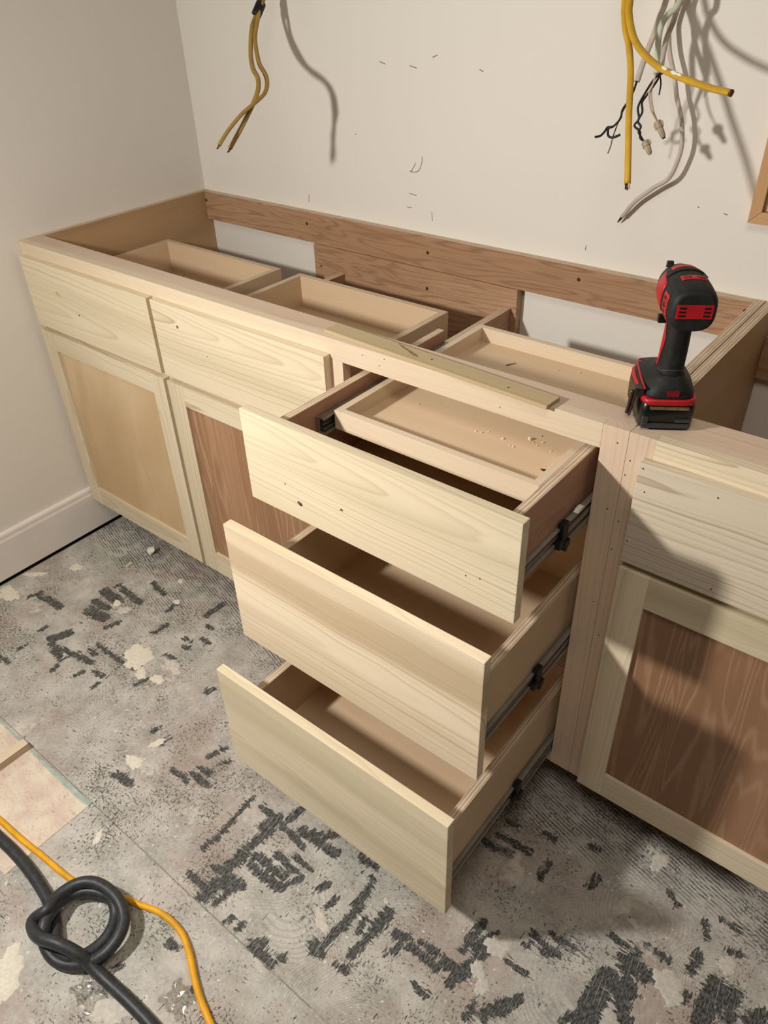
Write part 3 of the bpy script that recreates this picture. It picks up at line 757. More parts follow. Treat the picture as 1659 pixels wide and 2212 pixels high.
def slide(parent, x0, x1, y0, y1, zb, zt, side):
    """Ball bearing slide: drawer rail, middle rail and its black end stops. side=+1 looks right."""
    xc = (x0 + x1) / 2
    def chan(a, b, c, d, zb, zt, lip, mi):
        # a thin web with rolled lips
        if side > 0:
            box(bm, a, a + 0.0016, c, d, zb, zt, 0.0004, mi)
            box(bm, a, b, c, d, zt - lip, zt, 0.0008, mi)
            box(bm, a, b, c, d, zb, zb + lip, 0.0008, mi)
        else:
            box(bm, b - 0.0016, b, c, d, zb, zt, 0.0004, mi)
            box(bm, a, b, c, d, zt - lip, zt, 0.0008, mi)
            box(bm, a, b, c, d, zb, zb + lip, 0.0008, mi)
    bm = bmesh.new()
    h = zt - zb
    chan(x0, xc + 0.001, y0, y1, zb + h * 0.22, zt - h * 0.22, 0.003, 0)
    s = link('slide', bm, [M['steel']], parent)
    return s

def full_slide(drawer, x0, x1, yfront, yface, zb, zt):
    """The slide on a drawer's right side: inner rail on the box, wider rails coming out of the cabinet, black latch between."""
    h = zt - zb
    bm = bmesh.new()
    box(bm, x0, x0 + 0.0018, yfront, 0.16, zb + 0.008, zt - 0.008, 0.0004, 0)                # web
    box(bm, x0, x0 + 0.0065, yfront, 0.16, zt - 0.0115, zt - 0.007, 0.0015, 0)               # upper lip
    box(bm, x0, x0 + 0.0065, yfront, 0.16, zb + 0.007, zb + 0.0115, 0.0015, 0)               # lower lip
    box(bm, x0 + 0.001, x0 + 0.0045, yfront, 0.16, (zb + zt) / 2 - 0.003, (zb + zt) / 2 + 0.003, 0.001, 1)
    ym = yface
    box(bm, x0 + 0.004, x0 + 0.0058, ym, 0.22, zb + 0.002, zt - 0.002, 0.0004, 1)            # middle rail
    box(bm, x0 + 0.004, x1 - 0.0005, ym, 0.22, zt - 0.006, zt, 0.0016, 0)
    box(bm, x0 + 0.004, x1 - 0.0005, ym, 0.22, zb, zb + 0.006, 0.0016, 0)
    box(bm, x0 + 0.006, x1 - 0.0012, ym + 0.004, 0.22, (zb + zt) / 2 - 0.005, (zb + zt) / 2 + 0.005, 0.001, 1)
    s = link('slide', bm, [M['steel'], M['darksteel']], drawer)
    s['label'] = 'zinc drawer slide with black plastic latch'
    return s

def latch(drawer, x0, x1, ym, zb, zt):
    bm = bmesh.new()
    box(bm, x0 + 0.002, x1, ym - 0.012, ym + 0.006, zb + 0.003, zt + 0.001, 0.0015)
    box(bm, x0 + 0.003, x1 + 0.002, ym - 0.022, ym - 0.010, zb + 0.004, zb + 0.018, 0.002)
    box(bm, x0 + 0.003, x1 + 0.0025, ym - 0.006, ym + 0.012, zb - 0.006, zb + 0.008, 0.002)
    box(bm, x0 + 0.004, x1 + 0.003, ym - 0.001, ym + 0.004, zb - 0.010, zb - 0.002, 0.001)
    return link('slide_latch', bm, M['blackplastic'], drawer)

def drawer(root, fx0, fx1, fz0, fz1, yf, bx0, bx1, bz0, bz1, yb, zbot, th=0.0155, label=None, front=None, back_h=None, side=None):
    """A drawer: bottom panel as the part itself; front, box sides, back as its pieces. yf is the front face."""
    ys = yf + T
    bm = bmesh.new()
    box(bm, bx0 + th - 0.004, bx1 - th + 0.004, ys + 0.003, yb - 0.003, zbot - 0.006, zbot, 0)
    d = link('drawer', bm, BOT, root)
    d['label'] = label
    f = board('drawer_front', d, fx0, fx1, yf, ys, fz0, fz1, front or PX, bev=0.0016)
    board('drawer_side', d, bx0, bx0 + th, ys, yb, bz0, bz1, side or SIDE, EX, bev=0.0008)
    board('drawer_side', d, bx1 - th, bx1, ys, yb, bz0, bz1, side or SIDE, EX, bev=0.0008)
    bh = back_h if back_h else bz1
    board('drawer_back', d, bx0 + th, bx1 - th, yb - th, yb, bz0, bh, BACKP, EY, bev=0.0008)
    board('drawer_subfront', d, bx0 + th, bx1 - th, ys, ys + th, bz0, bz1, BACKP, EY, bev=0.0008)
    return d, f

# ------------------------------------------------------------------ the long left cabinet
XS = 1.602
cabA = empty('base_cabinet', (0.80, 0.30, 0.0), 'long unfinished pale wood base cabinet in the left corner with three drawers pulled open', 'cabinet')
FB = 0.019                                   # face frame thickness
PL_Y = veneer('birchdark', 'y', 'x')
board('stile', cabA, 0.001, 0.0275, 0.0, FB, 0.1016, ZT, MZ)
board('stile', cabA, 0.512, 0.550, 0.0, FB, 0.1016, 0.836, MZ)
board('stile', cabA, 1.025, 1.0668, 0.0, FB, 0.1016, 0.836, MZ)
board('stile', cabA, 1.5625, XS - 0.0002, 0.0, FB, 0.1016, ZT, KZ)
board('top_rail', cabA, 0.0277, 1.5623, 0.0002, FB, 0.836, ZT - 0.0002, MX)
board('mid_rail', cabA, 0.0277, 0.5118, 0.0004, FB, 0.640, 0.682, MX)
board('mid_rail', cabA, 0.5502, 1.0248, 0.0004, FB, 0.640, 0.682, MX)
board('bottom_rail', cabA, 0.0277, 0.5118, 0.0004, FB, 0.1016, 0.142, MX)
board('bottom_rail', cabA, 0.5502, 1.0248, 0.0004, FB, 0.1016, 0.142, MX)
board('bottom_rail', cabA, 1.067, 1.5623, 0.0004, FB, 0.1016, 0.125, KX)
board('top_stretcher', cabA, 0.001, 1.6015, FB + 0.0003, 0.062, ZT - 0.019, ZT - 0.0004, wood('pinkish', 'x', 'z'))
board('side_panel', cabA, 0.001, 0.0165, 0.0623, D - 0.001, 0.1016, ZT - 0.0005, PL_Y, EX)
board('side_panel', cabA, 1.5845, 1.6015, 0.0623, D - 0.001, 0.1016, ZT - 0.0005, PL_Y, EX)
nail = board('back_rail', cabA, 0.0168, 1.5842, D - 0.0195, D - 0.001, 0.797, ZT - 0.001, AX, plyedge('y'))
low = board('back_panel', cabA, 0.4519, 1.085, D - 0.0245, D - 0.001, 0.40, 0.7965, AX)
for i, p in enumerate(SCREWS):
    screw(nail if p[2] > 0.797 else low, (p[0], D - (0.0202 if p[2] > 0.797 else 0.0252), p[2]), M['brass'] if i == 6 else None)
RY = veneer('alder', 'y', 'x')
board('divider', cabA, 0.5405, 0.5595, FB + 0.0005, D - 0.025, 0.119, 0.735, RY, EX)
board('divider', cabA, 1.0520, 1.0710, FB + 0.0005, D - 0.025, 0.119, 0.752, RY, EX)
board('bottom_panel', cabA, 0.0170, 1.5840, FB + 0.0005, D - 0.002, 0.1016, 0.118, veneer('birch', 'x', 'z'))
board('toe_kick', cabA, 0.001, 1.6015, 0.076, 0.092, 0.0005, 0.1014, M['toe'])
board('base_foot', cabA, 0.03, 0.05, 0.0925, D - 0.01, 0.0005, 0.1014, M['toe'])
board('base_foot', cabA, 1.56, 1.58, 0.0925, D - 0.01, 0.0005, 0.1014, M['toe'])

door(cabA, 0.0184, 0.5245, 0.112, 0.6567, 0.0688, 0.4760, 0.1710, 0.6065, veneer('birch', 'z', 'y'), 'golden plywood panel door framed in pale poplar')
dr2 = door(cabA, 0.5372, 1.0375, 0.112, 0.6567, 0.5910, 0.9850, 0.1780, 0.6065, veneer('redply', 'z', 'y'), 'reddish plywood panel door framed in pale poplar')

d1, f1 = drawer(cabA, 0.0184, 0.5245, 0.670, 0.8458, -T, 0.0465, 0.4990, 0.688, 0.786, 0.407, 0.700, label='closed left drawer')
d2, f2 = drawer(cabA, 0.5372, 1.0375, 0.670, 0.8458, -T, 0.5635, 1.0125, 0.688, 0.786, 0.409, 0.708, label='closed middle drawer')
d3, f3 = drawer(cabA, 1.0547, 1.5736, 0.6735, 0.8455, -0.2369, 1.1020, 1.5500, 0.690, 0.825, 0.245, 0.702, label='open top drawer with a pull-out tray inside', back_h=0.760, side=veneer('rose', 'y', 'x'))
d4, f4 = drawer(cabA, 1.0547, 1.5736, 0.3975, 0.6574, -0.3084, 1.0935, 1.5500, 0.412, 0.573, 0.160, 0.4365, label='open middle drawer, empty', front=wood('poplarband', 'x', 'y'))
d5, f5 = drawer(cabA, 1.0547, 1.5736, 0.1070, 0.3682, -0.3833, 1.0845, 1.5500, 0.130, 0.288, 0.090, 0.1560, label='open bottom drawer, empty', front=wood('poplargreen', 'x', 'y'))

# slides on both sides of the open drawers
for d, yf, zb, zt, ym in ((d3, -0.2369, 0.703, 0.745, -0.075), (d4, -0.3084, 0.418, 0.460, -0.100), (d5, -0.3833, 0.129, 0.171, -0.125)):
    full_slide(d, 1.5502, 1.5622, yf + T + 0.0005, ym, zb, zt)
    latch(d, 1.5502, 1.5622, ym, zb, zt)
    bm = bmesh.new()
    x1 = {d3: 1.1018, d4: 1.0933, d5: 1.0843}[d]
    box(bm, x1 - 0.0020, x1, yf + T + 0.001, 0.16, zb + 0.008, zt - 0.008, 0.0004)
    box(bm, x1 - 0.0065, x1, yf + T + 0.001, 0.16, zt - 0.0115, zt - 0.007, 0.0012)
    box(bm, x1 - 0.0065, x1, yf + T + 0.001, 0.16, zb + 0.007, zb + 0.0115, 0.0012)
    box(bm, max(1.0715, x1 - 0.012), x1 - 0.004, ym, 0.22, zb, zt, 0.001)
    link('slide', bm, M['steel'], d)
# white sliver of tape on the top drawer's slide
bm = bmesh.new()
prism(bm, [(-0.047, 0.7460), (-0.041, 0.7495), (-0.030, 0.7500), (-0.024, 0.7470), (-0.030, 0.7440), (-0.043, 0.7435)], 0, 1.5560, 1.5632)
o = link('paint_fleck', bm, M['whiteclear'], d3)

# shallow pull-out tray inside the top drawer
tr = [1.1330, 1.5215, -0.100, 0.350, 0.7710, 0.8060]
tt = 0.0135
bm = bmesh.new()
box(bm, tr[0] + tt - 0.004, tr[1] - tt + 0.004, tr[2] + tt - 0.004, tr[3] - tt + 0.004, 0.7725, 0.7782, 0)
tray = link('tray', bm, wood('drawerply', 'x', 'z'), cabA)
tray['label'] = 'shallow pull-out tray dusted with wood chips'
MY = wood('maple', 'y', 'x')
board('tray_side', tray, tr[0], tr[0] + tt, tr[2], tr[3], tr[4], tr[5], MY, bev=0.0008)
board('tray_side', tray, tr[1] - tt, tr[1], tr[2] + tt, tr[3], tr[4], tr[5], MY, bev=0.0008)
board('tray_front', tray, tr[0] + tt, tr[1], tr[2], tr[2] + tt, tr[4], tr[5], MX, bev=0.0008)
board('tray_back', tray, tr[0] + tt, tr[1] - tt, tr[3] - tt, tr[3], tr[4], tr[5], MX, bev=0.0008)
for xa, xb in ((1.1177, 1.1328), (1.5217, 1.5343)):
    bm = bmesh.new()
    zb, zt = 0.768, 0.802
    lft = xa < 1.3
    box(bm, xa, xb, -0.128 if lft else -0.09, 0.245, zt - 0.004, zt, 0.0012, 0)
    box(bm, xa, xb, -0.128 if lft else -0.09, 0.245, zb, zb + 0.004, 0.0012, 0)
    box(bm, xa, xa + 0.0022, -0.128 if lft else -0.09, 0.245, zb, zt, 0.0004, 0)
    if lft:
        box(bm, xa, xa + 0.006, -0.130, -0.127, zb, zt, 0.0008, 0)
    for k in range(3):
        zz = zb + 0.007 + k * 0.0085
        box(bm, xa + 0.002, xb - 0.003 - 0.002 * (k == 1), -0.124 if lft else -0.088, 0.24, zz, zz + 0.005, 0.0012, 1)
    o = link('slide', bm, [M['darksteel'], plain('slide_black_zinc', (84, 86, 82), 0.3, 0.6, 0.4)], tray)
# knot slit in the tray bottom
for (x, y, z), w, l, a in zip(TRAYMARK, (0.0055, 0.004), (0.016, 0.020), (0.15, 1.1)):
    bm = bmesh.new()
    blob(bm, 0, 0, l * 0.7, w * 0.7, 0.0001, 0, 14, 0.25)
    bmesh.ops.rotate(bm, verts=bm.verts, matrix=Matrix.Rotation(a, 3, 'Z'))
    bmesh.ops.translate(bm, verts=bm.verts, vec=(x, y, 0.77835))
    link('knot', bm, M['pin'] if l < 0.018 else M['knot'], tray)

# knots and nail holes in the fronts
def knot(parent, x, y, z, rx, rz, mat):
    bm = bmesh.new()
    blob(bm, 0, 0, rx, rz, 0.0002, 0, 14, 0.35)
    bmesh.ops.rotate(bm, verts=bm.verts, matrix=Matrix.Rotation(math.pi / 2, 3, 'X'))
    bmesh.ops.translate(bm, verts=bm.verts, vec=(x, y - 0.0001, z))
    link('knot', bm, mat, parent)
knot(f3, 1.1722, -0.2370, 0.7079, 0.0060, 0.0040, M['knot'])
knot(f3, 1.1745, -0.2372, 0.7068, 0.0022, 0.0030, M['pin'])
knot(f3, 1.2640, -0.2370, 0.7350, 0.0028, 0.0026, M['knot'])
for p in ((1.493, 0.7209), (1.1425, 0.735), (1.516, 0.727)):
    pin(f3, (p[0], -0.2370, p[1]))
knot(f1, 0.160, -T - 0.0001, 0.778, 0.011, 0.008, plain('tan_knot', (206, 178, 134), 0.55, vary=0.15, scale=120))
knot(f1, 0.232, -T - 0.0001, 0.741, 0.004, 0.0022, M['knot'])
knot(f2, 0.619, -T - 0.0001, 0.803, 0.003, 0.0045, M['knot'])
pin(f2, (0.702, -T, 0.758)); pin(f2, (0.985, -T, 0.700))

# ------------------------------------------------------------------ the right cabinet
XE = 2.52
cabB = empty('base_cabinet', (2.06, 0.30, 0.0), 'right hand unfinished cabinet with closed drawer front above a reddish panel door', 'cabinet')
board('stile', cabB, XS + 0.0002, 1.6407, 0.0, FB, 0.1016, ZT, KZ)
board('stile', cabB, XE - 0.038, XE, 0.0, FB, 0.1016, ZT, KZ)
board('top_rail', cabB, 1.6409, XE - 0.0382, -0.0012, FB, 0.836, ZT + 0.0004, PX)
board('mid_rail', cabB, 1.6409, XE - 0.0382, 0.0004, FB, 0.640, 0.682, MX)
board('bottom_rail', cabB, 1.6409, XE - 0.0382, 0.0004, FB, 0.1016, 0.142, MX)
board('top_stretcher', cabB, 1.603, XE - 0.001, FB + 0.0003, 0.0905, ZT - 0.019, ZT - 0.0004, wood('pinkish', 'x', 'z'))
board('side_panel', cabB, XS + 0.0012, 1.6210, FB + 0.0906 - FB, D - 0.001, 0.1016, ZT - 0.0005, PL_Y, EX)
board('side_panel', cabB, XE - 0.018, XE - 0.001, 0.0908, D - 0.001, 0.1016, ZT - 0.0005, PL_Y, EX)
board('back_rail', cabB, 1.6214, XE - 0.0182, D - 0.0195, D - 0.001, 0.730, 0.815, AX)
board('bottom_panel', cabB, 1.6214, XE - 0.0182, FB + 0.0005, D - 0.002, 0.1016, 0.118, veneer('birch', 'x', 'z'))
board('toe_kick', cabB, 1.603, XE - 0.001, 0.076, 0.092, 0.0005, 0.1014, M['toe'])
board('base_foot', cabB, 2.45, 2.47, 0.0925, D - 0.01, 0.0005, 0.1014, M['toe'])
f6 = board('drawer_front', cabB, 1.6292, XE - 0.02, -T - 0.0006, -0.0013, 0.670, 0.8458, wood('poplargrey', 'x', 'y'), bev=0.0016)
for p in ((1.6358, 0.838), (1.7403, 0.832), (1.6337, 0.7098), (1.7638, 0.684), (1.644, 0.802)):
    pin(f6, (p[0], -T - 0.0007, p[1]))
door(cabB, 1.6292, 2.070, 0.112, 0.6567, 1.6780, 2.0200, 0.1722, 0.5975, veneer('redply', 'z', 'y'), 'large reddish plywood panel door with flame grain', wood('poplargreen', 'x', 'y'), wood('poplargreen', 'z', 'y'))
door(cabB, 2.082, XE - 0.02, 0.112, 0.6567, 2.131, 2.450, 0.1722, 0.5975, veneer('redply', 'z', 'y'), 'second reddish plywood panel door at the far right')

stA = [c for c in cabA.children if c.name.startswith('stile')][-1]
stB = [c for c in cabB.children if c.name.startswith('stile')][0]
for p in POSTPINS:
    pin(stA if p[0] < XS else stB, (p[0], 0.0, p[2]))
railA = [c for c in cabA.children if c.name.startswith('top_rail')][0]
for p in RAILPINS:
    pin(railA, (p[0], 0.0002, p[2]), r=0.0010)

# ------------------------------------------------------------------ loose pieces on the cabinet
bm = bmesh.new()
box(bm, -0.2316, 0.2316, -0.0185, 0.0185, 0.0, 0.0062, 0.0007)
st = link('wood_strip', bm, wood('strip', 'x', 'z'), None, origin=(0, 0, 0))
st.rotation_euler = (0, 0, -0.0535)
st.location = (1.2470, 0.0195, ZT + 0.0003)
tag(st, 'thin flat poplar strip lying on the front rail above the open drawers', 'strip')
for x, y in ((0.155, -0.004), (0.0, 0.002)):
    bm = bmesh.new()
    blob(bm, x, y, 0.0026, 0.002, 0.0002, 0.00615, 10, 0.2)
    link('knot', bm, M['knot'], st, origin=(0, 0, 0), local=True)
bm = bmesh.new()
blob(bm, -0.05, 0.004, 0.030, 0.0035, 0.0002, 0.00615, 14, 0.4, -0.35)
link('knot', bm, plain('brown_bark_streak', (140, 108, 80), 0.7, vary=0.3, scale=200), st, origin=(0, 0, 0), local=True)

for i, (x, y, z) in enumerate(CHIPS):
    s = 0.0048 if i == 4 else random.uniform(0.0014, 0.0028)
    bm = bmesh.new()
    bmesh.ops.create_icosphere(bm, subdivisions=1, radius=s)
    for v in bm.verts:
        v.co = Vector((v.co.x * random.uniform(0.6, 1.3), v.co.y * random.uniform(0.5, 1.1), max(v.co.z, -0.45 * s) * 0.8))
    zm = min(v.co.z for v in bm.verts)
    bmesh.ops.translate(bm, verts=bm.verts, vec=(x, y, 0.7783 - zm))
    o = link('wood_chip', bm, M['offcut'])
    if i >= 14:
        tag(o, 'tiny pale wood crumb in the rear of the tray, behind the front rail', 'wood chip', 'chips in the pull-out tray')
    elif i == 0:
        tag(o, 'tiny lone wood crumb near the left side of the tray', 'wood chip', 'chips in the pull-out tray')
    elif i == 4:
        tag(o, 'largest pale wood chip lying in the pull-out tray', 'wood chip', 'chips in the pull-out tray')
    else:
        tag(o, 'tiny pale wood crumb lying in the pull-out tray', 'wood chip', 'chips in the pull-out tray')

# ------------------------------------------------------------------ impact driver
drill = empty('impact_driver', (1.6390, 0.0320, ZT), 'red and black cordless impact driver standing on the front rail', 'drill', rotz=math.radians(32.7))
X, Y, Z = Vector((1, 0, 0)), Vector((0, 1, 0)), Vector((0, 0, 1))
def dl(name, bm, mats, parent=None, smooth=False):
    p = parent or drill
    if p is drill:
        WL['__d'] = Vector((0, 0, 0))
    o = link(name, bm, mats, None, origin=None, smooth=smooth)
    org = o.location.copy()
    o.parent = p
    o.location = org - (LOC[p.name] if p is not drill else Vector((0, 0, 0)))
    LOC[o.name] = org
    return o
LOC = {}
def rr(cx, cy, z, rx, ry, e, n=36):
    return sring((cx, cy, z), X, Y, rx, ry, e, n)

# battery
bm = bmesh.new()
loft(bm, [rr(0, 0.058, z, rx, ry, 7) for z, rx, ry in ((0.0, 0.0345, 0.054), (0.003, 0.0372, 0.057), (0.024, 0.0380, 0.058), (0.038, 0.0372, 0.0575), (0.0415, 0.034, 0.055))])
bat = dl('battery', bm, M['battery'])
bm = bmesh.new()
box(bm, -0.030, 0.030, -0.0015, 0.004, 0.004, 0.011, 0.0012)
box(bm, -0.034, -0.026, -0.0015, 0.004, 0.004, 0.021, 0.0012)
box(bm, 0.010, 0.030, -0.0013, 0.004, 0.013, 0.018, 0.001)
dl('battery_rib', bm, plain('grey_scuffed_plastic', (58, 60, 60), 0.4), bat)
bm = bmesh.new()
box(bm, -0.026, 0.026, -0.0016, 0.003, 0.0325, 0.0365, 0.0008)
dl('battery_contact', bm, plain('worn_tan_metal', (150, 124, 92), 0.4, 0.5, 0.6, vary=0.3, scale=200), bat)
# red rim between battery and foot
bm = bmesh.new()
loft(bm, [rr(0, 0.058, z, rx, ry, 6) for z, rx, ry in ((0.0365, 0.0345, 0.0560), (0.0385, 0.0372, 0.0582), (0.0440, 0.0376, 0.0586), (0.0465, 0.0355, 0.0565))])
dl('foot_rim', bm, M['redplastic'])
# black foot of the tool, falling away towards the front
bm = bmesh.new()
R = []
for z, rx, ry, cy in ((0.0445, 0.0345, 0.0548, 0.058), (0.0500, 0.0350, 0.0550, 0.058), (0.0600, 0.0325, 0.0515, 0.058), (0.0650, 0.0270, 0.0400, 0.050), (0.0700, 0.0215, 0.0300, 0.044), (0.0750, 0.0180, 0.0250, 0.041)):
    R.append(rr(0, cy, z, rx, ry, 4.5 if z < 0.06 else 3.0))
loft(bm, R)
foot = dl('foot', bm, M['rubber'])
bm = bmesh.new()
box(bm, -0.006, 0.010, 0.0025, 0.008, 0.0505, 0.0580, 0.001)
dl('battery_latch', bm, plain('dark_red_plastic', (120, 18, 24), 0.45), foot)
# second red line around the top of the foot
bm = bmesh.new()
pts = [(-0.0345, 0.012, 0.0575), (-0.0342, 0.05, 0.0585), (-0.031, 0.094, 0.0585), (-0.022, 0.107, 0.0585), (0.010, 0.1085, 0.0585)]
tube(bm, pts, 0.0016, 0.0012, 8, 5, up=(0, 0, 1))
dl('foot_line', bm, M['redplastic'], foot)
# grip
GR = [(0.0700, 0.0190, 0.0265, 0.0415, 2.6), (0.0780, 0.0172, 0.0240, 0.0400, 2.4), (0.0900, 0.0166, 0.0225, 0.0385, 2.3), (0.1050, 0.0166, 0.0220, 0.0375, 2.3), (0.1200, 0.0162, 0.0220, 0.0370, 2.3), (0.1350, 0.0158, 0.0222, 0.0370, 2.3), (0.1480, 0.0160, 0.0235, 0.0380, 2.3), (0.1600, 0.0168, 0.0260, 0.0400, 2.3)]
def grip_pt(z, ang, off=0.0):
    for a, b in zip(GR[:-1], GR[1:]):
        if a[0] <= z <= b[0]:
            t = (z - a[0]) / (b[0] - a[0])
            q = [a[i] + (b[i] - a[i]) * t for i in range(5)]
            break
    ca, sa = math.cos(ang), math.sin(ang)
    e = q[4]
    return Vector(((q[1] + off) * math.copysign(abs(ca) ** (2 / e), ca), q[3] + (q[2] + off) * math.copysign(abs(sa) ** (2 / e), sa), z))
bm = bmesh.new()
loft(bm, [rr(0, cy, z, rx, ry, e) for z, rx, ry, cy, e in GR])
grip = dl('grip', bm, M['rubber'])
bm = bmesh.new()
rows = []
for i in range(13):
    z = 0.0780 + i * (0.157 - 0.0780) / 12
    w = (0.20, 0.22, 0.24, 0.30, 0.36, 0.44, 0.50, 0.46, 0.34, 0.26, 0.24, 0.26, 0.26)[i]
    rows.append([bm.verts.new(grip_pt(z, math.radians(168) + a * w, 0.0009)) for a in (-1, -0.33, 0.33, 1)])
for a, b in zip(rows[:-1], rows[1:]):
    for j in range(3):
        bm.faces.new((a[j], a[j + 1], b[j + 1], b[j])).smooth = True
bmesh.ops.recalc_face_normals(bm, faces=bm.faces[:])
bmesh.ops.solidify(bm, geom=bm.faces[:], thickness=0.0007)
dl('grip_stripe', bm, M['redplastic'], grip)
bm = bmesh.new()
tube(bm, [grip_pt(0.0815, math.radians(a), 0.0002) + Vector((0, 0, 0.006 * math.cos(math.radians(a + 90)) ** 2 - 0.004)) for a in range(180, 361, 15)], 0.0006, 0.0006, 6, 2, up=(0, 0, 1))
dl('grip_seam', bm, plain('grey_rubber_seam', (70, 70, 70), 0.6), grip)
# collar where the grip meets the foot
# head
HZ = 0.1780
HD = [(y, rx * 0.955, rz * 0.965, e) for y, rx, rz, e in [(-0.0180, 0.0225, 0.0215, 3.2), (-0.0165, 0.0262, 0.0250, 3.2), (-0.0120, 0.0292, 0.0282, 2.9), (0.0, 0.0312, 0.0305, 2.6), (0.018, 0.0325, 0.0322, 2.4), (0.038, 0.0330, 0.0330, 2.3), (0.058, 0.0326, 0.0330, 2.1), (0.074, 0.0306, 0.0310, 2.0), (0.090, 0.0262, 0.0265, 2.0), (0.102, 0.0200, 0.0200, 2.0), (0.108, 0.0150, 0.0150, 2.0)]]
def head_ring(y, rx, rz, e):
    return sring((0, y, HZ), X, Z, rx, rz, e, 44)
def head_pt(y, ang, off=0.0):
    for a, b in zip(HD[:-1], HD[1:]):
        if a[0] <= y <= b[0]:
            t = (y - a[0]) / (b[0] - a[0])
            q = [a[i] + (b[i] - a[i]) * t for i in range(4)]
            break
    ca, sa = math.cos(ang), math.sin(ang)
    e = q[3]
    return Vector(((q[1] + off) * math.copysign(abs(ca) ** (2 / e), ca), y, HZ + (q[2] + off) * math.copysign(abs(sa) ** (2 / e), sa)))
bm = bmesh.new()
loft(bm, [head_ring(*h) for h in HD])
head = dl('motor_housing', bm, M['rubber'])
def patch(name, y0, y1, a0, a1, mat, parent, off=0.0008, ny=6, na=8, th=0.0012, skew=0.0):
    bm = bmesh.new()
    rows = []
    for i in range(ny + 1):
        y = y0 + (y1 - y0) * i / ny
        rows.append([bm.verts.new(head_pt(y, math.radians(a0 + (a1 - a0) * j / na + skew * (i / ny - 0.5)), off)) for j in range(na + 1)])
    for a, b in zip(rows[:-1], rows[1:]):
        for j in range(na):
            bm.faces.new((a[j], a[j + 1], b[j + 1], b[j])).smooth = True
    bmesh.ops.recalc_face_normals(bm, faces=bm.faces[:])
    c = sum((f.normal.dot(f.calc_center_median() - Vector((0, f.calc_center_median().y, HZ))) for f in bm.faces), 0.0)
    if c < 0:
        bmesh.ops.reverse_faces(bm, faces=bm.faces[:])
    bmesh.ops.solidify(bm, geom=bm.faces[:], thickness=th)
    return dl(name, bm, mat, parent)
patch('side_panel', 0.030, 0.068, 140, 200, M['redplastic'], head, skew=-14)
sv = patch('side_vent', 0.000, 0.019, 158, 214, M['redplastic'], head, 0.0009)
for k in range(4):
    a = 166 + k * 12
    patch('vent_slot', 0.0075, 0.0155, a, a + 6, M['blackplastic'], sv, 0.0013, 2, 2, 0.0008)
patch('side_panel', 0.032, 0.066, -25, 30, M['redplastic'], head, skew=14)
patch('side_vent', 0.004, 0.019, -48, 8, M['redplastic'], head, 0.0009)
patch('top_stripe', 0.058, 0.071, 58, 122, M['redplastic'], head, 0.0007)
ts = patch('top_vent', 0.014, 0.026, 62, 112, M['redplastic'], head, 0.0008)
patch('vent_slot', 0.0175, 0.0225, 66, 84, plain('deep_red_slot', (110, 12, 18), 0.5), ts, 0.0012, 2, 4, 0.0008)
patch('vent_slot', 0.0175, 0.0225, 92, 109, plain('deep_red_slot_plate', (130, 14, 20), 0.5), ts, 0.0012, 2, 4, 0.0008)
patch('housing_ridge', 0.044, 0.052, 40, 140, M['rubber'], head, 0.0016)
# rear plate with its two banks of slots
bm = bmesh.new()
box(bm, -0.0222, 0.0222, -0.0195, -0.0165, HZ - 0.0085, HZ + 0.0095, 0.0014, 0)
rp = dl('rear_plate', bm, M['redplastic'], head)
for sx in (-1, 1):
    for k in range(3):
        bm = bmesh.new()
        cx = sx * 0.0148
        zc = HZ - 0.0042 + k * 0.0048
        box(bm, cx - 0.0042, cx + 0.0042, -0.0198, -0.0185, zc - 0.0012, zc + 0.0012, 0.0004)
        dl('vent_slot', bm, M['blackplastic'], rp)
# nose, hex collet, trigger, selector, hook
bm = bmesh.new()
loft(bm, [sring((0, y, HZ), X, Z, r, r, 2, 24) for y, r in ((0.106, 0.0150), (0.112, 0.0135), (0.118, 0.0110), (0.119, 0.0105), (0.128, 0.0105), (0.130, 0.0080))])
dl('nose', bm, M['darksteel'])
bm = bmesh.new()
prism(bm, [(0.052, 0.150), (0.056, 0.130), (0.066, 0.128), (0.072, 0.136), (0.066, 0.150)], 0, -0.0085, 0.0085, 0.002)
dl('trigger', bm, M['redplastic'])
bm = bmesh.new()
box(bm, -0.0270, 0.0270, 0.040, 0.050, 0.1400, 0.1500, 0.0015)
dl('direction_switch', bm, M['blackplastic'])
bm = bmesh.new()
prism(bm, [(0.084, HZ + 0.024), (0.089, HZ + 0.0285), (0.095, HZ + 0.028), (0.097, HZ + 0.018)], 0, -0.017, -0.009, 0.001)
dl('front_lug', bm, M['blackplastic'])
bm = bmesh.new()
bmp = [(0.012, 0.058), (0.014, 0.046), (0.022, 0.020), (0.030, 0.006), (0.040, 0.003), (0.046, 0.010), (0.044, 0.026), (0.038, 0.044), (0.030, 0.058)]
prism(bm, bmp, 0, -0.0475, -0.0440, 0.0012)
box(bm, -0.0445, -0.0335, 0.014, 0.030, 0.044, 0.056, 0.0015)
tube(bm, [(-0.049, 0.017, 0.052), (-0.0495, 0.024, 0.028), (-0.0492, 0.034, 0.009)], 0.0022, 0.0022, 8, 4)
dl('belt_clip', bm, M['clip'])

# ------------------------------------------------------------------ cables hanging on the back wall
def wallend(p, q, x, z):
    """Carry a cable on past the first measured point and bend it back into the wall."""
    p, q = Vector(p), Vector(q)
    e = p + (p - q).normalized() * 0.06
    return [(x, D + 0.004, z), (x + (e.x - x) * 0.5, D - (D - e.y) * 0.45, z - 0.012), tuple(e)]
def cable(name, pts, ra, rb, mat, label, cat='cable', group=None, seg=12, up=(0, 1, 0)):
    bm = bmesh.new()
    tube(bm, pts, ra, rb, seg, 6, up=up)
    o = link(name, bm, mat)
    tag(o, label, cat, group)
    return o

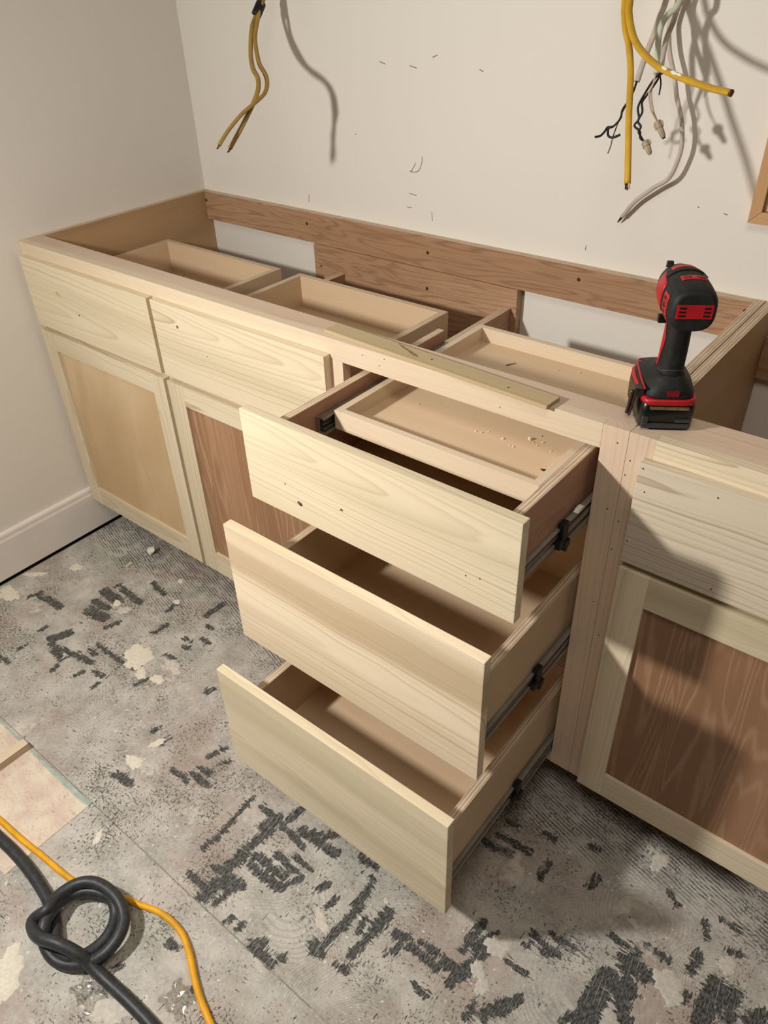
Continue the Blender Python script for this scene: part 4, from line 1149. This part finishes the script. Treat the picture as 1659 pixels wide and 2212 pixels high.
cA = cable('electrical_cable', wallend(A[0], A[1], 0.398, 1.47) + [tuple(p) for p in A], 0.0054, 0.0038, M['yellowshade'], 'pair of dull yellow cables bound with black tape hanging at left', group='cables hanging from the wall')
Bp = [Vector(p) + Vector((0.005, -0.004, 0.001)) * max(0.0, 1 - i / 5) for i, p in enumerate(B)]
bm = bmesh.new()
tube(bm, wallend(B[0], B[1], 0.414, 1.475) + [tuple(p) for p in Bp], 0.0050, 0.0036, 12, 6)
cB = link('cable_strand', bm, M['yellowshade'], cA)
t0 = (Vector(A[0]) * 0.35 + Vector(A[1]) * 0.65)
bm = bmesh.new()
mid = [(Vector(A[0]).lerp(Vector(A[1]), 0.45) + Vector((0.002, -0.003, 0.001))), Vector(A[1]) + Vector((0.003, -0.003, 0.001)), Vector(A[2]) + Vector((0.004, -0.003, 0.001))]
tube(bm, mid, 0.0112, 0.0112, 16, 4)
tp = link('tape_wrap', bm, M['tape'], cA)
def stub(parent, a, b, r, mats, gap):
    a, b = Vector(a), Vector(b)
    d = (b - a).normalized()
    s = d.cross(Vector((0, 1, 0))).normalized()
    for k, (off, m) in enumerate(zip((-1, 0, 1), mats)):
        bm = bmesh.new()
        p = b + s * off * gap
        tube(bm, [p - d * 0.004, p + d * (0.008 + 0.002 * (k % 2))], r, r, 8, 1)
        link('cut_wire', bm, m, parent)
stub(cA, A[-2], A[-1], 0.0013, (M['pinkwire'], M['blackwire'], M['copper']), 0.0028)
stub(cA, B[-2], B[-1], 0.0013, (M['pinkwire'], M['blackwire'], M['copper']), 0.0024)

cV = cable('electrical_cable', wallend(V[0], V[1], 1.285, 1.50) + [tuple(p) for p in V], 0.0053, 0.0038, M['yellow'], 'yellow flat cable hanging straight down at right', group='cables hanging from the wall')
stub(cV, V[-2], V[-1], 0.0014, (M['blackwire'], M['copper'], M['pinkwire']), 0.0030)
cC = cable('electrical_cable', wallend(C[0], C[1], 1.315, 1.50) + [tuple(p) for p in C], 0.0058, 0.0044, M['yellow'], 'yellow flat cable curving out to the right with white paint smears', group='cables hanging from the wall')
bm = bmesh.new()
cd = (Vector(C[-1]) - Vector(C[-2])).normalized()
tube(bm, [Vector(C[-1]) - cd * 0.001, Vector(C[-1]) + cd * 0.0012], 0.0050, 0.0036, 12, 1)
link('cut_end', bm, M['copper'], cC)
# paint smears on the curved cable
def smear(parent, P, i, t, side, r):
    a, b = Vector(P[i]), Vector(P[i + 1])
    p = a.lerp(b, t)
    d = (b - a).normalized()
    u = Vector((0, 0, 1))
    bm = bmesh.new()
    bmesh.ops.create_icosphere(bm, subdivisions=2, radius=1.0)
    for v in bm.verts:
        k = 1 + 0.35 * mnoise.noise(v.co * 2.1 + Vector((i * 3.1, t * 9, 0)))
        q = d * v.co.x * r * 1.9 * k + u * v.co.z * r * 0.8 * k + d.cross(u) * v.co.y * r * 0.5
        v.co = p + Vector((0.0005, -0.0036, 0.0022)) * side + q
    return link('paint_smear', bm, M['whiteclear'], parent, smooth=True)
smear(cC, C, 5, 0.62, 1, 0.0042)
smear(cC, C, 6, 0.25, 1, 0.0046)
smear(cC, C, 6, 0.55, 0.9, 0.0040)

cE = cable('electrical_cable', [(1.356, D + 0.004, 1.46), (1.352, D - 0.012, 1.42)] + [tuple(p) for p in E], 0.0042, 0.0032, M['grey'], 'single grey cable hanging longest and bending to the left at its tip', group='cables hanging from the wall')
bm = bmesh.new()
e0, e1 = Vector(E[-2]), Vector(E[-1])
tube(bm, [e1 - (e1 - e0) * 0.25, e1 + (e1 - e0) * 0.3, e1 + (e1 - e0) * 0.95], 0.0036, 0.0028, 10, 4, taper=lambda t: 1.05 - 0.75 * t)
link('taped_tip', bm, M['tape'], cE)

cF = cable('electrical_cable', [(1.334, D + 0.004, 1.45), (1.335, D - 0.02, 1.41)] + [tuple(p) for p in F], 0.0052, 0.0038, M['grey'], 'stripped grey cable at right whose bare black wires splay out to the left', group='cables hanging from the wall')
def strand(parent, pts, r, mat, name='wire'):
    bm = bmesh.new()
    tube(bm, pts, r, r, 8, 5)
    return link(name, bm, mat, parent)
strand(cF, F1, 0.0019, M['blackwire']); strand(cF, F2, 0.0021, M['blackwire']); strand(cF, F3, 0.0011, M['copper'])
cG = cable('electrical_cable', [(1.378, D + 0.004, 1.47), (1.370, D - 0.030, 1.43)] + [tuple(p) for p in G], 0.0052, 0.0038, M['green'], 'greenish white cable at right with two pale wires running into a connector', group='cables hanging from the wall')
strand(cG, G1, 0.0014, M['pinkwire']); strand(cG, G2, 0.0014, M['pinkwire'])
cH = cable('electrical_cable', [(1.396, D + 0.004, 1.44), (1.386, D - 0.014, 1.40)] + [tuple(p) for p in H], 0.0046, 0.0034, M['grey'], 'grey cable at right with twisted black wires running into a connector', group='cables hanging from the wall')
strand(cH, H1, 0.0019, M['blackwire']); strand(cH, H2, 0.0019, M['blackwire']); strand(cH, H3, 0.0013, M['blackwire'])

def wire_nut(p0, p1, label, tipmat):
    p0, p1 = Vector(p0), Vector(p1)
    d = (p1 - p0).normalized()
    L = (p1 - p0).length
    u = d.cross(Vector((0, 1, 0))).normalized()
    w = u.cross(d)
    bm = bmesh.new()
    rings = []
    for t, r, flut in ((-0.05, 0.0052, 0), (0.0, 0.0066, 0), (0.35, 0.0068, 0), (0.42, 0.0052, 1), (0.9, 0.0042, 1), (1.0, 0.0032, 0)):
        rings.append([p0 + d * L * t + (u * math.cos(a) + w * math.sin(a)) * r * (1 + 0.06 * flut * (-1) ** j) for j, a in enumerate([2 * math.pi * j / 20 for j in range(20)])])
    loft(bm, rings, smooth=False)
    o = link('wire_connector', bm, M['nut'])
    tag(o, label, 'wire connector', 'twist-on wire connectors')
    bm = bmesh.new()
    tube(bm, [p1 - d * 0.001, p1 + d * 0.0014], 0.0030, 0.0030, 14, 1)
    link('connector_tip', bm, tipmat, o)
    for s in (-1, 1):
        bm = bmesh.new()
        q = p0 + d * L * 0.2 + u * s * 0.0068
        prism(bm, [(-0.0015, -0.0045), (0.0015, -0.0030), (0.0015, 0.0030), (-0.0015, 0.0045)], 1, -0.0012, 0.0012)
        m = Matrix((u, w, d)).transposed().to_4x4()
        m.translation = q
        bmesh.ops.transform(bm, matrix=m, verts=bm.verts)
        link('connector_wing', bm, M['nut'], o)
    return o
wire_nut(CN1[0], CN1[1], 'tan wire connector hanging higher, capping the pale wires', M['pin'])
wire_nut(CN2[0], CN2[1], 'tan wire connector hanging lower, capping the twisted black wires', M['steel'])

# ------------------------------------------------------------------ wooden frame on the wall at the right
fr = empty('wooden_frame', (1.70, D, 1.014), 'brown wooden frame fixed to the wall at the upper right edge', 'frame')
x0, x1, z0, z1, fw = 1.5385, 1.93, 1.0130, 1.62, 0.0205
CZ, CX = wood('casing', 'z', 'y'), wood('casing', 'x', 'y')
def member(poly, mat):
    bm = bmesh.new()
    prism(bm, poly, 1, D - 0.020, D - 0.0003, 0.0015)
    link('frame_member', bm, mat, fr)
member([(x0, z0), (x0 + fw, z0 + fw), (x0 + fw, z1 - fw), (x0, z1)], CZ)
member([(x0, z0), (x1, z0), (x1 - fw, z0 + fw), (x0 + fw, z0 + fw)], CX)
member([(x1, z0), (x1, z1), (x1 - fw, z1 - fw), (x1 - fw, z0 + fw)], CZ)
member([(x0, z1), (x0 + fw, z1 - fw), (x1 - fw, z1 - fw), (x1, z1)], CX)
board('frame_panel', fr, x0 + fw + 0.0005, x1 - fw - 0.0005, D - 0.010, D - 0.0004, z0 + fw + 0.0005, z1 - fw - 0.0005, veneer('birch', 'z', 'y'))

# ------------------------------------------------------------------ on the floor
ho = cable('rubber_cable', HOSE, 0.0112, 0.0112, M['hose'], 'thick black rubber cable tied in a loose knot on the floor', 'cable', seg=14, up=(0, 0, 1))
co_ = cable('extension_cord', CORD, 0.0060, 0.0060, M['cord'], 'yellow extension cord running under the black knotted cable', 'cord', seg=12, up=(0, 0, 1))

bm = bmesh.new()
box(bm, 0.5795, 0.6005, -0.82, -0.6085, 0.0036, 0.0225, 0.0008, 0, 1, 0)
of = link('wood_offcut', bm, [wood('maple', 'y', 'z'), plyedge('z')], None)
tag(of, 'square strip of plywood offcut lying on the pinkish patch of floor', 'offcut')
bm = bmesh.new()
box(bm, -0.011, 0.011, -0.005, 0.005, 0.0, 0.005, 0.0006)
ch = link('wood_block', bm, M['offcut'], None, origin=(0, 0, 0))
ch.location = (0.2390, -0.0780, 0.0003)
ch.rotation_euler = (0, 0, math.radians(98))
tag(ch, 'small pale wood chip lying on the floor below the left door', 'wood chip')
bm = bmesh.new()
bmesh.ops.create_icosphere(bm, subdivisions=3, radius=0.013)
for v in bm.verts:
    n = mnoise.noise(v.co * 90 + Vector((4, 1, 7)))
    v.co *= 1 + 0.45 * n
    v.co.z *= 0.8
    if v.co.x > 0.004 and v.co.y > 0:
        v.co.z += 0.006
zm = min(v.co.z for v in bm.verts)
bmesh.ops.translate(bm, verts=bm.verts, vec=(0.2480, -0.0030, 0.0004 - zm))
lp = link('plaster_lump', bm, M['plaster'], smooth=True)
tag(lp, 'white knobbly lump of plaster on the floor before the left doors', 'plaster')

def film_mat():
    k = NT('clear_plastic_film')
    tr_ = k.n('ShaderNodeBsdfTransparent')
    tr_.inputs[0].default_value = (0.95, 0.95, 0.94, 1)
    gl = k.n('ShaderNodeBsdfGlossy')
    gl.inputs['Roughness'].default_value = 0.12
    lw = k.n('ShaderNodeLayerWeight')
    lw.inputs[0].default_value = 0.35
    mx = k.n('ShaderNodeMixShader')
    k.set(mx.inputs[0], k.math('MULTIPLY_ADD', lw.outputs['Fresnel'], 0.35, 0.05))
    k.t.links.new(tr_.outputs[0], mx.inputs[1])
    k.t.links.new(gl.outputs[0], mx.inputs[2])
    k.t.links.new(mx.outputs[0], k.t.nodes['Material Output'].inputs['Surface'])
    return k.m
M['film'] = film_mat()
def film(cx, cy, w, h, label, seed):
    random.seed(seed)
    bm = bmesh.new()
    n = 11
    V_ = [[bm.verts.new((cx + (i / (n - 1) - 0.5) * w * (1 + 0.15 * math.sin(j)) , cy + (j / (n - 1) - 0.5) * h * (1 + 0.12 * math.cos(i * 1.3)), 0.0022 + 0.0055 * abs(mnoise.noise(Vector((i * 0.55 + seed, j * 0.55, 0.3)))) + random.uniform(0, 0.0016))) for j in range(n)] for i in range(n)]
    for i in range(n - 1):
        for j in range(n - 1):
            q = (V_[i][j], V_[i + 1][j], V_[i + 1][j + 1], V_[i][j + 1])
            if (i + j) % 2:
                bm.faces.new(q[:3]); bm.faces.new((q[0], q[2], q[3]))
            else:
                bm.faces.new((q[0], q[1], q[3])); bm.faces.new(q[1:])
    bmesh.ops.recalc_face_normals(bm, faces=bm.faces[:])
    bmesh.ops.solidify(bm, geom=bm.faces[:], thickness=0.0003)
    zm = min(v.co.z for v in bm.verts)
    bmesh.ops.translate(bm, verts=bm.verts, vec=(0, 0, 0.0014 - zm))
    o = link('plastic_scrap', bm, M['film'])
    tag(o, label, 'plastic')
film(1.1400, -0.8200, 0.055, 0.040, 'crumpled clear plastic scrap on the floor just below the knot', 5)
film(1.2700, -0.7320, 0.050, 0.045, 'crumpled clear plastic scrap on the floor beside the yellow cord', 9)
